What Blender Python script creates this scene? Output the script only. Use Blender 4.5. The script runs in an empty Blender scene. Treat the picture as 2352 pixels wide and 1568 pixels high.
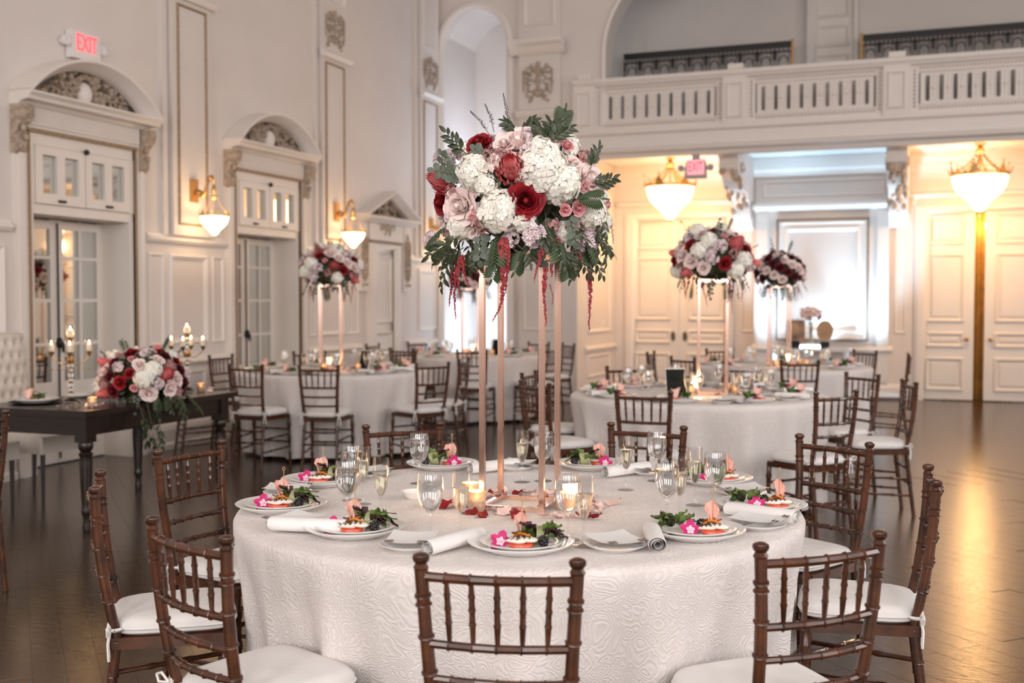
import bpy, math, random
from math import sin, cos, pi, radians as RAD, sqrt, atan2, hypot
from mathutils import Vector, Matrix, Quaternion
SC = bpy.context.scene
COL = SC.collection
V = Vector
# ------------------------------------------------------------------ camera, world, lights, exposure
YAW = math.atan(966/2550); PITCH = math.atan(94/2550)
cam = bpy.data.cameras.new('camera'); cam.sensor_width = 36; cam.lens = 2550/2352*36
cam.dof.use_dof = True; cam.dof.focus_distance = 3.42; cam.dof.aperture_fstop = 3.0
cam.clip_start = .05; cam.clip_end = 100
co = bpy.data.objects.new('camera', cam); COL.objects.link(co)
co.location = (0, 0, 1.43); co.rotation_euler = (pi/2-PITCH, 0, YAW)
SC.camera = co
vs = SC.view_settings
vs.view_transform = 'Standard'; vs.look = 'None'; vs.gamma = 1; vs.use_curve_mapping = False
vs.exposure = 0.36
SC.cycles.max_bounces = 10; SC.cycles.diffuse_bounces = 4; SC.cycles.glossy_bounces = 5
SC.cycles.transmission_bounces = 8; SC.cycles.transparent_max_bounces = 24
SC.cycles.caustics_reflective = False; SC.cycles.caustics_refractive = False
wd = bpy.data.worlds.new('daylight'); SC.world = wd; wd.use_nodes = True
wd.node_tree.nodes['Background'].inputs[0].default_value = (.72, .85, 1, 1)
wd.node_tree.nodes['Background'].inputs[1].default_value = 1.0

def light(name, kind, loc, energy, color, target=None, **k):
    l = bpy.data.lights.new(name, kind); l.energy = energy; l.color = color
    for a, b in k.items(): setattr(l, a, b)
    o = bpy.data.objects.new(name, l); COL.objects.link(o); o.location = loc
    if target is not None:
        o.rotation_euler = (V(target)-V(loc)).to_track_quat('-Z', 'Y').to_euler()
    return o
# daylight through the tall windows behind the camera and in the right-hand wall
for i, x in enumerate((-4.6, -1.2, 2.2, 5.0)):
    light('rear_window_light', 'AREA', (x, -5.9, 3.6), 150, (1, .945, .90), (x*.8, 8, 2.2), shape='RECTANGLE', size=1.5, size_y=3.4)
for i, y in enumerate((-2.5, 1.8, 6.1, 10.4)):
    light('side_window_light', 'AREA', (8.3, y, 3.6), 120, (1, .955, .93), (0, y, 2.0), shape='RECTANGLE', size=1.5, size_y=3.4)
# cool event uplights standing behind the far tables, and an added fill in the niche
light('niche_uplight', 'SPOT', (-6.25, 15.45, .35), 50, (.62, .80, 1), (-6.25, 16.3, 3.6), spot_size=RAD(80), spot_blend=.9, shadow_soft_size=.15)
light('niche_wash', 'AREA', (-6.25, 15.7, .5), 18, (.62, .80, 1), (-6.25, 16.1, 6), shape='RECTANGLE', size=.9, size_y=.5)
light('niche_fill', 'POINT', (-6.0, 15.8, 3.6), 20, (.66, .79, 1), shadow_soft_size=.3)  # unseen fill added in mid-air to brighten the niche evenly, no fixture
light('pier_uplight', 'SPOT', (-1.42, 16.43, .80), 52, (.46, .74, 1), (-1.45, 16.62, 2.2), spot_size=RAD(120), spot_blend=.9, shadow_soft_size=.12)
for x in (-2.3, -.75): light('pier_side_uplight', 'SPOT', (x, 16.05, .12), 330, (.48, .75, 1), (x*.9-.15, 16.6, 2.6), spot_size=RAD(60), spot_blend=.9, shadow_soft_size=.1)

# ------------------------------------------------------------------ materials
MATS = {}
def nodes(m):
    m.use_nodes = True
    return m.node_tree.nodes, m.node_tree.links
def mat(name, col, rough=.5, metal=0, noise=0, nscale=20, bump=0, bscale=60, coat=0, trans=0, ior=1.5, spec=.5, sheen=0, sss=0, alt=None):
    m = bpy.data.materials.new(name); MATS[name] = m
    N, L = nodes(m); b = N['Principled BSDF']
    b.inputs['Base Color'].default_value = (*col, 1); b.inputs['Roughness'].default_value = rough
    b.inputs['Metallic'].default_value = metal; b.inputs['Coat Weight'].default_value = coat
    b.inputs['Coat Roughness'].default_value = .08
    b.inputs['Transmission Weight'].default_value = trans; b.inputs['IOR'].default_value = ior
    b.inputs['Specular IOR Level'].default_value = spec; b.inputs['Sheen Weight'].default_value = sheen
    if sss:
        b.inputs['Subsurface Weight'].default_value = sss; b.inputs['Subsurface Radius'].default_value = (.02, .012, .008); b.inputs['Subsurface Scale'].default_value = .5
    if noise or bump:
        tc = N.new('ShaderNodeTexCoord')
    if noise:
        n = N.new('ShaderNodeTexNoise'); n.inputs['Scale'].default_value = nscale; n.inputs['Detail'].default_value = 3
        L.new(tc.outputs['Object'], n.inputs['Vector'])
        r = N.new('ShaderNodeValToRGB'); r.color_ramp.elements[0].position = .3; r.color_ramp.elements[1].position = .7
        a = alt or tuple(c*(1-noise) for c in col)
        r.color_ramp.elements[0].color = (*a, 1); r.color_ramp.elements[1].color = (*(min(1, c*(1+noise*.5)) for c in col), 1) if not alt else (*col, 1)
        L.new(n.outputs['Fac'], r.inputs['Fac']); L.new(r.outputs['Color'], b.inputs['Base Color'])
    if bump:
        n2 = N.new('ShaderNodeTexNoise'); n2.inputs['Scale'].default_value = bscale; n2.inputs['Detail'].default_value = 4
        L.new(tc.outputs['Object'], n2.inputs['Vector'])
        bp = N.new('ShaderNodeBump'); bp.inputs['Strength'].default_value = bump; bp.inputs['Distance'].default_value = .01
        L.new(n2.outputs['Fac'], bp.inputs['Height']); L.new(bp.outputs['Normal'], b.inputs['Normal'])
    return m
def emit(name, col, s):
    m = bpy.data.materials.new(name); MATS[name] = m
    N, L = nodes(m); N.remove(N['Principled BSDF'])
    e = N.new('ShaderNodeEmission'); e.inputs[0].default_value = (*col, 1); e.inputs[1].default_value = s
    L.new(e.outputs[0], N['Material Output'].inputs[0]); return m

PAINT = mat('ivory_paint', (.80, .735, .69), .45, noise=.02, nscale=3)
WALLP = mat('wall_plaster', (.74, .675, .635), .6, noise=.03, nscale=2, bump=.05, bscale=30)
CEIL = mat('ceiling_paint', (.80, .77, .74), .8, noise=.02, nscale=2)
GOLDTRIM = mat('aged_gilt', (.36, .235, .14), .5, noise=.45, nscale=60, bump=.4, bscale=80)
BRONZE = mat('olive_bronze_ground', (.115, .095, .07), .6, noise=.3, nscale=25)
RELIEF = mat('gilt_relief', (.46, .36, .28), .55, noise=.35, nscale=30, bump=.3)
DOORP = mat('door_paint', (.82, .75, .69), .35, noise=.02, nscale=4)
MIRROR = mat('mirrored_pane', (.72, .73, .70), .03, metal=1, noise=.02, nscale=2)
BRASS = mat('old_brass', (.60, .36, .15), .32, metal=.9, noise=.2, nscale=40)
DKMETAL = mat('dark_metal', (.03, .026, .024), .4, metal=.6, noise=.2, nscale=30)
IRON = mat('wrought_iron', (.025, .022, .022), .5, noise=.2, nscale=30)
CURTAIN = mat('amber_velvet', (.42, .22, .05), .7, noise=.3, nscale=9)
WOOD = mat('mahogany', (.105, .031, .011), .22, noise=.55, nscale=14, coat=.12, alt=(.030, .011, .006))
WOODDK = mat('dark_table_wood', (.014, .0065, .005), .3, noise=.4, nscale=18, coat=.1)
LEATHER = mat('cream_upholstery', (.70, .64, .58), .6, noise=.05, nscale=8, bump=.08)
CUSHION = mat('white_cotton', (.80, .77, .75), .85, noise=.03, nscale=15, bump=.12, bscale=300, sheen=.2)
RIBBON = mat('white_ribbon', (.85, .82, .80), .6, noise=.02)
PORC = mat('white_porcelain', (.86, .845, .83), .12, noise=.01, coat=.3)
LINEN = mat('white_linen', (.86, .83, .815), .85, noise=.03, nscale=20, bump=.1, bscale=400)
CARD = mat('card_stock', (.86, .85, .84), .6, noise=.01)
CARDBACK = mat('brown_card_print', (.09, .035, .03), .5, noise=.1)
STEEL = mat('polished_steel', (.6, .58, .56), .15, metal=1, noise=.1)
COPPER = mat('rose_copper', (.95, .66, .55), .17, metal=1, noise=.06, nscale=12)
RED = mat('deep_red_petal', (.34, .006, .014), .6, noise=.5, nscale=25, sheen=0, alt=(.19, .004, .010))
BURG = mat('burgundy_petal', (.13, .006, .016), .6, noise=.4, nscale=25)
BLUSH = mat('blush_petal', (.93, .70, .67), .6, noise=.15, nscale=14, sss=.12, alt=(.94, .82, .79))
LILAC = mat('pale_lilac_petal', (.86, .72, .74), .6, noise=.12, nscale=40, sss=.1)
PINK = mat('pink_petal', (.86, .40, .42), .55, noise=.2, nscale=20, sss=.1)
IVORY = mat('ivory_petal', (.94, .91, .85), .6, noise=.1, nscale=18, sss=.1, alt=(.93, .88, .77))
CORAL = mat('coral_protea', (.66, .07, .085), .55, noise=.35, nscale=18, alt=(.82, .27, .27))
DUSTY = mat('dusty_rose_bloom', (.50, .20, .21), .7, noise=.4, nscale=50, alt=(.62, .38, .36))
AMAR = mat('amaranth_red', (.26, .016, .030), .8, noise=.4, nscale=60, alt=(.42, .075, .075))
LEAF = mat('ruscus_leaf', (.044, .060, .022), .4, noise=.5, nscale=8, alt=(.022, .032, .014))
LEAFG = mat('eucalyptus_leaf', (.12, .15, .11), .5, noise=.35, nscale=8)
FERN = mat('fern_leaf', (.045, .078, .028), .5, noise=.4, nscale=20)
STEM = mat('green_stem', (.10, .11, .045), .6, noise=.3)
PLUME = mat('grey_grass_seed', (.12, .10, .10), .7, noise=.3)
LETT = mat('lettuce', (.16, .24, .055), .45, noise=.6, nscale=35, alt=(.05, .095, .025))
LETTD = mat('red_leaf_lettuce', (.045, .018, .022), .4, noise=.5, nscale=30)
CUKE = mat('cucumber_ribbon', (.42, .42, .22), .4, noise=.3, nscale=25)
TOMATO = mat('tomato_red', (.78, .10, .035), .3, noise=.2, nscale=30, coat=.3)
CHEESE = mat('fresh_mozzarella', (.90, .84, .74), .4, noise=.05)
PEPPER = mat('orange_pepper', (.80, .28, .03), .35, noise=.35, nscale=30, coat=.2)
GLAZE = mat('balsamic_glaze', (.035, .012, .008), .2, noise=.1, coat=.4)
HAM = mat('prosciutto_pink', (.85, .38, .30), .45, noise=.3, nscale=60, sss=.15, alt=(.90, .62, .54))
HAMD = mat('roasted_ham', (.46, .11, .03), .4, noise=.4, nscale=40)
ORCHID = mat('magenta_orchid', (.62, .005, .16), .5, noise=.2, nscale=30)
ORCHW = mat('orchid_throat', (.90, .62, .72), .5, noise=.2, nscale=60)
BERRY = mat('blackberry', (.014, .012, .020), .3, noise=.3, coat=.3)
BAMBOO = mat('bamboo_pick', (.55, .38, .18), .6, noise=.2)
WAX = mat('candle_wax', (.92, .82, .66), .5, noise=.02, sss=.3)
PETALP = mat('fallen_blush_petal', (.90, .66, .63), .6, noise=.12, nscale=20)
BOARD = mat('black_chalkboard', (.006, .008, .008), .6, noise=.2, spec=.15)
WHITEP = mat('white_plastic', (.80, .77, .75), .4, noise=.01)
GREYP = mat('grey_sign_housing', (.42, .38, .37), .5, noise=.03)
BLKP = mat('black_fabric', (.012, .012, .016), .7, noise=.2)
PHOTO = mat('sepia_photo', (.55, .34, .22), .5, noise=.5, nscale=9, alt=(.10, .06, .05))
TAN = mat('tan_photo', (.62, .36, .20), .5, noise=.3, nscale=7)
EXITRED = emit('exit_red', (1, .10, .12), 1.5)
EXITPINK = emit('exit_pink_face', (1, .36, .40), 1.15)
EXITDK = mat('exit_dark_letter', (.35, .01, .02), .5, noise=.02)
FLAME = emit('flame', (1, .62, .26), 55)
LAMPG = None
def lamp_glass():
    m = bpy.data.materials.new('frosted_lamp_glass'); N, L = nodes(m); b = N['Principled BSDF']
    b.inputs['Base Color'].default_value = (.95, .88, .75, 1); b.inputs['Roughness'].default_value = .3
    b.inputs['Emission Color'].default_value = (1, .66, .34, 1); b.inputs['Emission Strength'].default_value = LAMP_S
    return m
LAMP_S = 5.0
LAMPG = lamp_glass()
LAMPS = lamp_glass(); LAMPS.node_tree.nodes['Principled BSDF'].inputs['Emission Strength'].default_value = 8.0
GLOWBASE = emit('led_light_base', (.85, .97, 1), 4.0)

def thin_glass(name, tint, refl=1.0):
    m = bpy.data.materials.new(name); N, L = nodes(m); N.remove(N['Principled BSDF'])
    t = N.new('ShaderNodeBsdfTransparent'); t.inputs[0].default_value = (*tint, 1)
    g = N.new('ShaderNodeBsdfGlossy'); g.inputs['Roughness'].default_value = .03; g.inputs[0].default_value = (1, 1, 1, 1)
    lw = N.new('ShaderNodeLayerWeight'); fr = N.new('ShaderNodeMath'); fr.operation = 'POWER'; fr.inputs[1].default_value = 3.5; L.new(lw.outputs['Facing'], fr.inputs[0])
    mx = N.new('ShaderNodeMixShader'); mu = N.new('ShaderNodeMath'); mu.operation = 'MULTIPLY_ADD'
    mu.inputs[1].default_value = refl*.55; mu.inputs[2].default_value = .06; mu.use_clamp = True
    L.new(fr.outputs[0], mu.inputs[0]); L.new(mu.outputs[0], mx.inputs[0]); L.new(t.outputs[0], mx.inputs[1]); L.new(g.outputs[0], mx.inputs[2])
    L.new(mx.outputs[0], N['Material Output'].inputs[0]); return m
STEMG = thin_glass('stem_glass', (.985, .985, .985), .22)
GLASS = thin_glass('clear_glass', (.975, .975, .975), 1)
def liquid(name, tint, ior):
    m = bpy.data.materials.new(name); N, L = nodes(m); N.remove(N['Principled BSDF'])
    t = N.new('ShaderNodeBsdfRefraction'); t.inputs['Color'].default_value = (*tint, 1); t.inputs['Roughness'].default_value = .0; t.inputs['IOR'].default_value = ior
    g = N.new('ShaderNodeBsdfGlossy'); g.inputs['Roughness'].default_value = .04; lw = N.new('ShaderNodeLayerWeight'); fr = N.new('ShaderNodeMath'); fr.operation = 'POWER'; fr.inputs[1].default_value = 3.0; L.new(lw.outputs['Facing'], fr.inputs[0])
    mu = N.new('ShaderNodeMath'); mu.operation = 'MULTIPLY_ADD'; mu.inputs[1].default_value = .3; mu.inputs[2].default_value = .05; L.new(fr.outputs[0], mu.inputs[0])
    mx = N.new('ShaderNodeMixShader'); L.new(mu.outputs[0], mx.inputs[0]); L.new(t.outputs[0], mx.inputs[1]); L.new(g.outputs[0], mx.inputs[2])
    L.new(mx.outputs[0], N['Material Output'].inputs[0]); return m
WATER = liquid('ice_water', (.985, .985, .985), 1.06)
ICE = thin_glass('ice_cube', (.93, .94, .95), 1.0)
CHAMP = liquid('champagne', (.985, .955, .87), 1.05)
CRYSTAL = mat('cut_crystal', (.98, .98, .98), .0, trans=1, ior=1.5)

def votive_mat():
    m = mat('mercury_glass_votive', (.95, .62, .42), .35, trans=.35, noise=.3, nscale=90, bump=.5, bscale=160)
    b = m.node_tree.nodes['Principled BSDF']
    return m
VOTIVE = votive_mat()

def floor_mat():
    m = bpy.data.materials.new('lacquered_parquet'); N, L = nodes(m); b = N['Principled BSDF']
    tc = N.new('ShaderNodeNewGeometry'); mp = N.new('ShaderNodeMapping'); mp.inputs['Rotation'].default_value = (0, 0, RAD(45))
    L.new(tc.outputs['Position'], mp.inputs['Vector'])
    br = N.new('ShaderNodeTexBrick'); br.inputs['Scale'].default_value = 1; br.inputs['Brick Width'].default_value = 1.2; br.inputs['Row Height'].default_value = .12
    br.inputs['Mortar Size'].default_value = .0; br.inputs['Color1'].default_value = (.046, .022, .009, 1); br.inputs['Color2'].default_value = (.080, .040, .015, 1)
    L.new(mp.outputs[0], br.inputs['Vector'])
    n = N.new('ShaderNodeTexNoise'); n.inputs['Scale'].default_value = 6; n.inputs['Detail'].default_value = 6
    m2 = N.new('ShaderNodeMapping'); m2.inputs['Scale'].default_value = (1.2, 14, 1); m2.inputs['Rotation'].default_value = (0, 0, RAD(45))
    L.new(tc.outputs['Position'], m2.inputs['Vector']); L.new(m2.outputs[0], n.inputs['Vector'])
    mx = N.new('ShaderNodeMix'); mx.data_type = 'RGBA'; mx.blend_type = 'MULTIPLY'; mx.inputs[0].default_value = .6
    L.new(br.outputs['Color'], mx.inputs[6]); L.new(n.outputs['Color'], mx.inputs[7]); L.new(mx.outputs[2], b.inputs['Base Color'])
    b.inputs['Roughness'].default_value = .17; b.inputs['IOR'].default_value = 1.75
    b.inputs['Specular Tint'].default_value = (1, .74, .46, 1)
    bp = N.new('ShaderNodeBump'); bp.inputs['Strength'].default_value = .16; bp.inputs['Distance'].default_value = .012
    L.new(n.outputs['Fac'], bp.inputs['Height']); L.new(bp.outputs[0], b.inputs['Normal'])
    return m
FLOORM = floor_mat()

def lace_mat():
    m = bpy.data.materials.new('ivory_lace'); N, L = nodes(m); b = N['Principled BSDF']
    tc = N.new('ShaderNodeTexCoord')
    ns = N.new('ShaderNodeTexNoise'); ns.inputs['Scale'].default_value = 7; ns.inputs['Detail'].default_value = 1
    L.new(tc.outputs['Object'], ns.inputs['Vector'])
    add = N.new('ShaderNodeMix'); add.data_type = 'RGBA'; add.blend_type = 'ADD'; add.inputs[0].default_value = .22
    L.new(tc.outputs['Object'], add.inputs[6]); L.new(ns.outputs['Color'], add.inputs[7])
    v = N.new('ShaderNodeTexVoronoi'); v.inputs['Scale'].default_value = 9
    L.new(add.outputs[2], v.inputs['Vector'])
    mu = N.new('ShaderNodeMath'); mu.operation = 'MULTIPLY'; mu.inputs[1].default_value = 58; L.new(v.outputs['Distance'], mu.inputs[0])
    si = N.new('ShaderNodeMath'); si.operation = 'SINE'; L.new(mu.outputs[0], si.inputs[0])
    v2 = N.new('ShaderNodeTexVoronoi'); v2.inputs['Scale'].default_value = 27; L.new(add.outputs[2], v2.inputs['Vector'])
    m2 = N.new('ShaderNodeMath'); m2.operation = 'MULTIPLY'; m2.inputs[1].default_value = 26; L.new(v2.outputs['Distance'], m2.inputs[0])
    s2 = N.new('ShaderNodeMath'); s2.operation = 'SINE'; L.new(m2.outputs[0], s2.inputs[0])
    mk = N.new('ShaderNodeMapRange'); mk.inputs['From Min'].default_value = .30; mk.inputs['From Max'].default_value = .40; L.new(v.outputs['Distance'], mk.inputs['Value'])
    bl = N.new('ShaderNodeMix'); bl.data_type = 'FLOAT'; L.new(mk.outputs[0], bl.inputs[0]); L.new(si.outputs[0], bl.inputs[2]); L.new(s2.outputs[0], bl.inputs[3])
    n3 = N.new('ShaderNodeTexNoise'); n3.inputs['Scale'].default_value = 160; L.new(tc.outputs['Object'], n3.inputs['Vector'])
    mm = N.new('ShaderNodeMath'); mm.operation = 'MULTIPLY_ADD'; mm.inputs[1].default_value = 1.2
    L.new(n3.outputs['Fac'], mm.inputs[0]); L.new(bl.outputs[0], mm.inputs[2]); si = bl
    bp = N.new('ShaderNodeBump'); bp.inputs['Strength'].default_value = .4; bp.inputs['Distance'].default_value = .0018
    L.new(mm.outputs[0], bp.inputs['Height']); L.new(bp.outputs[0], b.inputs['Normal'])
    r = N.new('ShaderNodeValToRGB'); r.color_ramp.elements[0].position = .25; r.color_ramp.elements[1].position = .75
    r.color_ramp.elements[0].color = (.775, .71, .68, 1); r.color_ramp.elements[1].color = (.83, .775, .75, 1)
    ad = N.new('ShaderNodeMath'); ad.operation = 'MULTIPLY_ADD'; ad.inputs[1].default_value = .5; ad.inputs[2].default_value = .5
    L.new(si.outputs[0], ad.inputs[0]); L.new(ad.outputs[0], r.inputs[0]); L.new(r.outputs[0], b.inputs['Base Color'])
    # sparse sequins: tiny glossy dots
    v3 = N.new('ShaderNodeTexVoronoi'); v3.inputs['Scale'].default_value = 42; L.new(tc.outputs['Object'], v3.inputs['Vector'])
    lt = N.new('ShaderNodeMath'); lt.operation = 'LESS_THAN'; lt.inputs[1].default_value = .09; L.new(v3.outputs['Distance'], lt.inputs[0])
    rr = N.new('ShaderNodeMath'); rr.operation = 'MULTIPLY_ADD'; rr.inputs[1].default_value = -.5; rr.inputs[2].default_value = .72
    L.new(lt.outputs[0], rr.inputs[0]); L.new(rr.outputs[0], b.inputs['Roughness'])
    b.inputs['Sheen Weight'].default_value = .15
    return m
LACE = lace_mat()

# ------------------------------------------------------------------ mesh helpers
class MB:
    def __init__(s): s.v = []; s.f = []
    def add(s, vs, fs, M=None):
        o = len(s.v)
        s.v += [tuple(M @ V(p)) for p in vs] if M is not None else [tuple(p) for p in vs]
        s.f += [tuple(i+o for i in q) for q in fs]; return s
    def join(s, b, M=None): return s.add(b.v, b.f, M)
    def box(s, x0, x1, y0, y1, z0, z1, M=None):
        return s.add([(x0,y0,z0),(x1,y0,z0),(x1,y1,z0),(x0,y1,z0),(x0,y0,z1),(x1,y0,z1),(x1,y1,z1),(x0,y1,z1)],
                     [(0,3,2,1),(4,5,6,7),(0,1,5,4),(1,2,6,5),(2,3,7,6),(3,0,4,7)], M)
    def lathe(s, prof, n=16, M=None, cap=True, c=(0,0)):
        vs = [(c[0]+r*cos(2*pi*i/n), c[1]+r*sin(2*pi*i/n), z) for r, z in prof for i in range(n)]
        fs = [(k*n+i, k*n+(i+1)%n, (k+1)*n+(i+1)%n, (k+1)*n+i) for k in range(len(prof)-1) for i in range(n)]
        if cap:
            if prof[0][0] > 1e-5: fs.append(tuple(range(n-1, -1, -1)))
            if prof[-1][0] > 1e-5: fs.append(tuple((len(prof)-1)*n+i for i in range(n)))
        return s.add(vs, fs, M)
    def tube(s, pts, r, n=8, cap=True):
        pts = [V(p) for p in pts]; rs = r if isinstance(r, (list, tuple)) else [r]*len(pts)
        ref = None; vs = []
        for i, p in enumerate(pts):
            t = (pts[min(i+1, len(pts)-1)]-pts[max(i-1, 0)])
            t = t.normalized() if t.length > 1e-9 else V((0,0,1))
            if ref is None:
                ref = V((1,0,0)) if abs(t.x) < .8 else V((0,1,0))
            a = (ref-t*ref.dot(t)).normalized(); ref = a; b = t.cross(a)
            vs += [p+(a*cos(2*pi*k/n)+b*sin(2*pi*k/n))*rs[i] for k in range(n)]
        fs = [(k*n+i, k*n+(i+1)%n, (k+1)*n+(i+1)%n, (k+1)*n+i) for k in range(len(pts)-1) for i in range(n)]
        if cap: fs += [tuple(range(n-1, -1, -1)), tuple((len(pts)-1)*n+i for i in range(n))]
        return s.add(vs, fs)
    def ball(s, c, r, nu=8, nv=6, M=None):
        r = r if isinstance(r, (tuple, list)) else (r, r, r)
        vs = [(c[0], c[1], c[2]-r[2])]
        for j in range(1, nv):
            a = -pi/2+pi*j/nv
            vs += [(c[0]+r[0]*cos(a)*cos(2*pi*i/nu), c[1]+r[1]*cos(a)*sin(2*pi*i/nu), c[2]+r[2]*sin(a)) for i in range(nu)]
        vs.append((c[0], c[1], c[2]+r[2])); e = len(vs)-1
        fs = [(0, 1+(i+1)%nu, 1+i) for i in range(nu)]
        fs += [(1+(j-1)*nu+i, 1+(j-1)*nu+(i+1)%nu, 1+j*nu+(i+1)%nu, 1+j*nu+i) for j in range(1, nv-1) for i in range(nu)]
        fs += [(1+(nv-2)*nu+i, 1+(nv-2)*nu+(i+1)%nu, e) for i in range(nu)]
        return s.add(vs, fs, M)
    def grid(s, fn, nu, nv, closed=False, M=None):
        vs = [fn(i/(nu if closed else nu-1), j/(nv-1)) for j in range(nv) for i in range(nu)]
        e = nu if closed else nu-1
        return s.add(vs, [(j*nu+i, j*nu+(i+1)%nu, (j+1)*nu+(i+1)%nu, (j+1)*nu+i) for j in range(nv-1) for i in range(e)], M)
    def prism(s, poly, P, d0, d1):
        """poly of (a, z) in plane P extruded from depth d0 to d1"""
        n = len(poly)
        return s.add([P(a, z, d0) for a, z in poly]+[P(a, z, d1) for a, z in poly],
                     [tuple(range(n-1, -1, -1)), tuple(range(n, 2*n))]+[(i, (i+1)%n, n+(i+1)%n, n+i) for i in range(n)])
    def pbox(s, P, a0, a1, z0, z1, d0, d1):
        return s.add([P(a,z,d) for d in (d0,d1) for a,z in ((a0,z0),(a1,z0),(a1,z1),(a0,z1))],
                     [(0,3,2,1),(4,5,6,7),(0,1,5,4),(1,2,6,5),(2,3,7,6),(3,0,4,7)])
    def frame(s, P, a0, a1, z0, z1, prof):
        """mitred picture-frame moulding; prof = (inset, depth) pairs from outside to inside"""
        vs = []
        for t, d in prof: vs += [P(a0+t,z0+t,d), P(a1-t,z0+t,d), P(a1-t,z1-t,d), P(a0+t,z1-t,d)]
        return s.add(vs, [(k*4+i, k*4+(i+1)%4, (k+1)*4+(i+1)%4, (k+1)*4+i) for k in range(len(prof)-1) for i in range(4)])
    def sweep(s, P, path, prof, ends=True):
        """moulding along a path of (a, z) points; prof = (offset along the path normal, depth)"""
        n = len(prof); vs = []
        for i, (a, z) in enumerate(path):
            a0, z0 = path[max(i-1, 0)]; a1, z1 = path[min(i+1, len(path)-1)]
            tx, tz = a1-a0, z1-z0; l = hypot(tx, tz); nx, nz = -tz/l, tx/l
            k = 1
            if 0 < i < len(path)-1:
                ux, uz = a-a0, z-z0; ul = hypot(ux, uz); c = (-uz*nx+ux*nz)/ul
                k = 1/max(.4, c)
            vs += [P(a+nx*o*k, z+nz*o*k, d) for o, d in prof]
        fs = [(i*n+j, i*n+j+1, (i+1)*n+j+1, (i+1)*n+j) for i in range(len(path)-1) for j in range(n-1)]
        if ends: fs += [tuple(range(n)), tuple((len(path)-1)*n+j for j in range(n-1, -1, -1))]
        return s.add(vs, fs)
    def mesh(s, name, m, smooth=False, sharp=38):
        me = bpy.data.meshes.new(name); me.from_pydata(s.v, [], s.f)
        if m: me.materials.append(m)
        if smooth:
            me.polygons.foreach_set('use_smooth', [True]*len(me.polygons))
            try: me.set_sharp_from_angle(angle=RAD(sharp))
            except Exception: pass
        me.update(); return me

def link(name, me, parent=None, loc=None, rot=None, scale=None, mtx=None):
    o = bpy.data.objects.new(name, me); COL.objects.link(o)
    if parent is not None: o.parent = parent
    if mtx is not None: o.matrix_local = mtx
    else:
        if loc is not None: o.location = loc
        if rot is not None: o.rotation_euler = rot
        if scale is not None: o.scale = (scale,)*3 if isinstance(scale, (int, float)) else scale
    return o
def ob(name, mb, m, parent=None, smooth=False, **k):
    return link(name, mb.mesh(name, m, smooth), parent, **k)
def empty(name, loc=(0,0,0), rz=0, scale=1):
    o = bpy.data.objects.new(name, None); COL.objects.link(o); o.location = loc; o.rotation_euler = (0,0,rz); o.scale = (scale,)*3
    o.empty_display_size = .1; return o
def tag(o, label=None, cat=None, group=None, kind=None):
    if label: o['label'] = label
    if cat: o['category'] = cat
    if group: o['group'] = group
    if kind: o['kind'] = kind
    return o
KIDS = {}
def tree(o):
    """remember a prototype's children so copies need no scene search"""
    return [(c, tree(c)) for c in o.children]
def dup(root, kids, loc, rz=0, label=None, scale=None, keep=False):
    def cp(o, par, ks):
        n = o.copy(); COL.objects.link(n)
        if par is not None: n.parent = par
        for c, k in ks: cp(c, n, k)
        return n
    r = cp(root, None, kids); r.location = loc; r.rotation_euler = (0,0,rz)
    if scale is not None: r.scale = (scale,)*3
    if label: r['label'] = label
    return r
class Proto:
    """a thing built once; the first use moves it, later uses copy it with its parts"""
    def __init__(s, root): s.r = root; s.k = None; s.used = False
    def put(s, loc, rz=0, label=None, scale=None, group=None, rot=None):
        if s.k is None: s.k = tree(s.r)
        if not s.used:
            s.used = True; o = s.r; o.location = loc; o.rotation_euler = (0,0,rz)
            if scale is not None: o.scale = (scale,)*3
            if label: o['label'] = label
        else:
            o = dup(s.r, s.k, loc, rz, label, scale)
        if rot is not None: o.rotation_euler = rot
        if group: o['group'] = group
        return o
# planes of the room: (along, up, out of the wall)
XL = -6.87
PL = lambda a, z, d: (XL+d, a, z)
P15 = lambda a, z, d: (a, 15-d, z)
P17 = lambda a, z, d: (a, 17-d, z)
PBAY = lambda a, z, d: (a, 16.7-d, z)
PSIDE = lambda a, z, d: (-4.70+d, a, z)
# ------------------------------------------------------------------ floor and shell
fl = MB(); fl.box(XL-.4, 8.2, -6, 18.6, -.2, -.0012)
FLOOR = tag(ob('floor', fl, FLOORM), 'glossy dark brown wooden floor of the ballroom', None, None, 'structure')
bd = MB(); w_, l_, g_ = .12, 1.2, .0005
bd.v = [(-w_/2+g_,-l_/2+g_,-.0012),(w_/2-g_,-l_/2+g_,-.0012),(w_/2-g_,l_/2-g_,-.0012),(-w_/2+g_,l_/2-g_,-.0012),
        (-w_/2+g_+.0004,-l_/2+g_+.0004,0),(w_/2-g_-.0004,-l_/2+g_+.0004,0),(w_/2-g_-.0004,l_/2-g_-.0004,0),(-w_/2+g_+.0004,l_/2-g_-.0004,0)]
bd.f = [(4,5,6,7),(0,1,5,4),(1,2,6,5),(2,3,7,6),(3,0,4,7)]
bme = bd.mesh('floor_board', FLOORM)
rb = random.Random(4); cnt = 0
cand = []
for i in range(-60, 60):
    for j in range(-8, 9):
        u = i*w_; v = (j+(.5 if i % 2 else 0))*l_
        x = (u-v)*cos(RAD(45))-.6; y = (u+v)*sin(RAD(45))+5
        d = V((x, y)); dep = -x*sin(YAW)+y*cos(YAW); lat = x*cos(YAW)+y*sin(YAW)
        if dep > 2.3 and abs(lat) < dep*.47+.3 and dep < 9 and x < 2.2 and x > -6.2: cand.append((dep, x, y))
cand.sort()
for dep, x, y in cand[:298]:
    link('floor_board', bme, FLOOR, loc=(x, y, 0), rot=(0, 0, RAD(45)))

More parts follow.
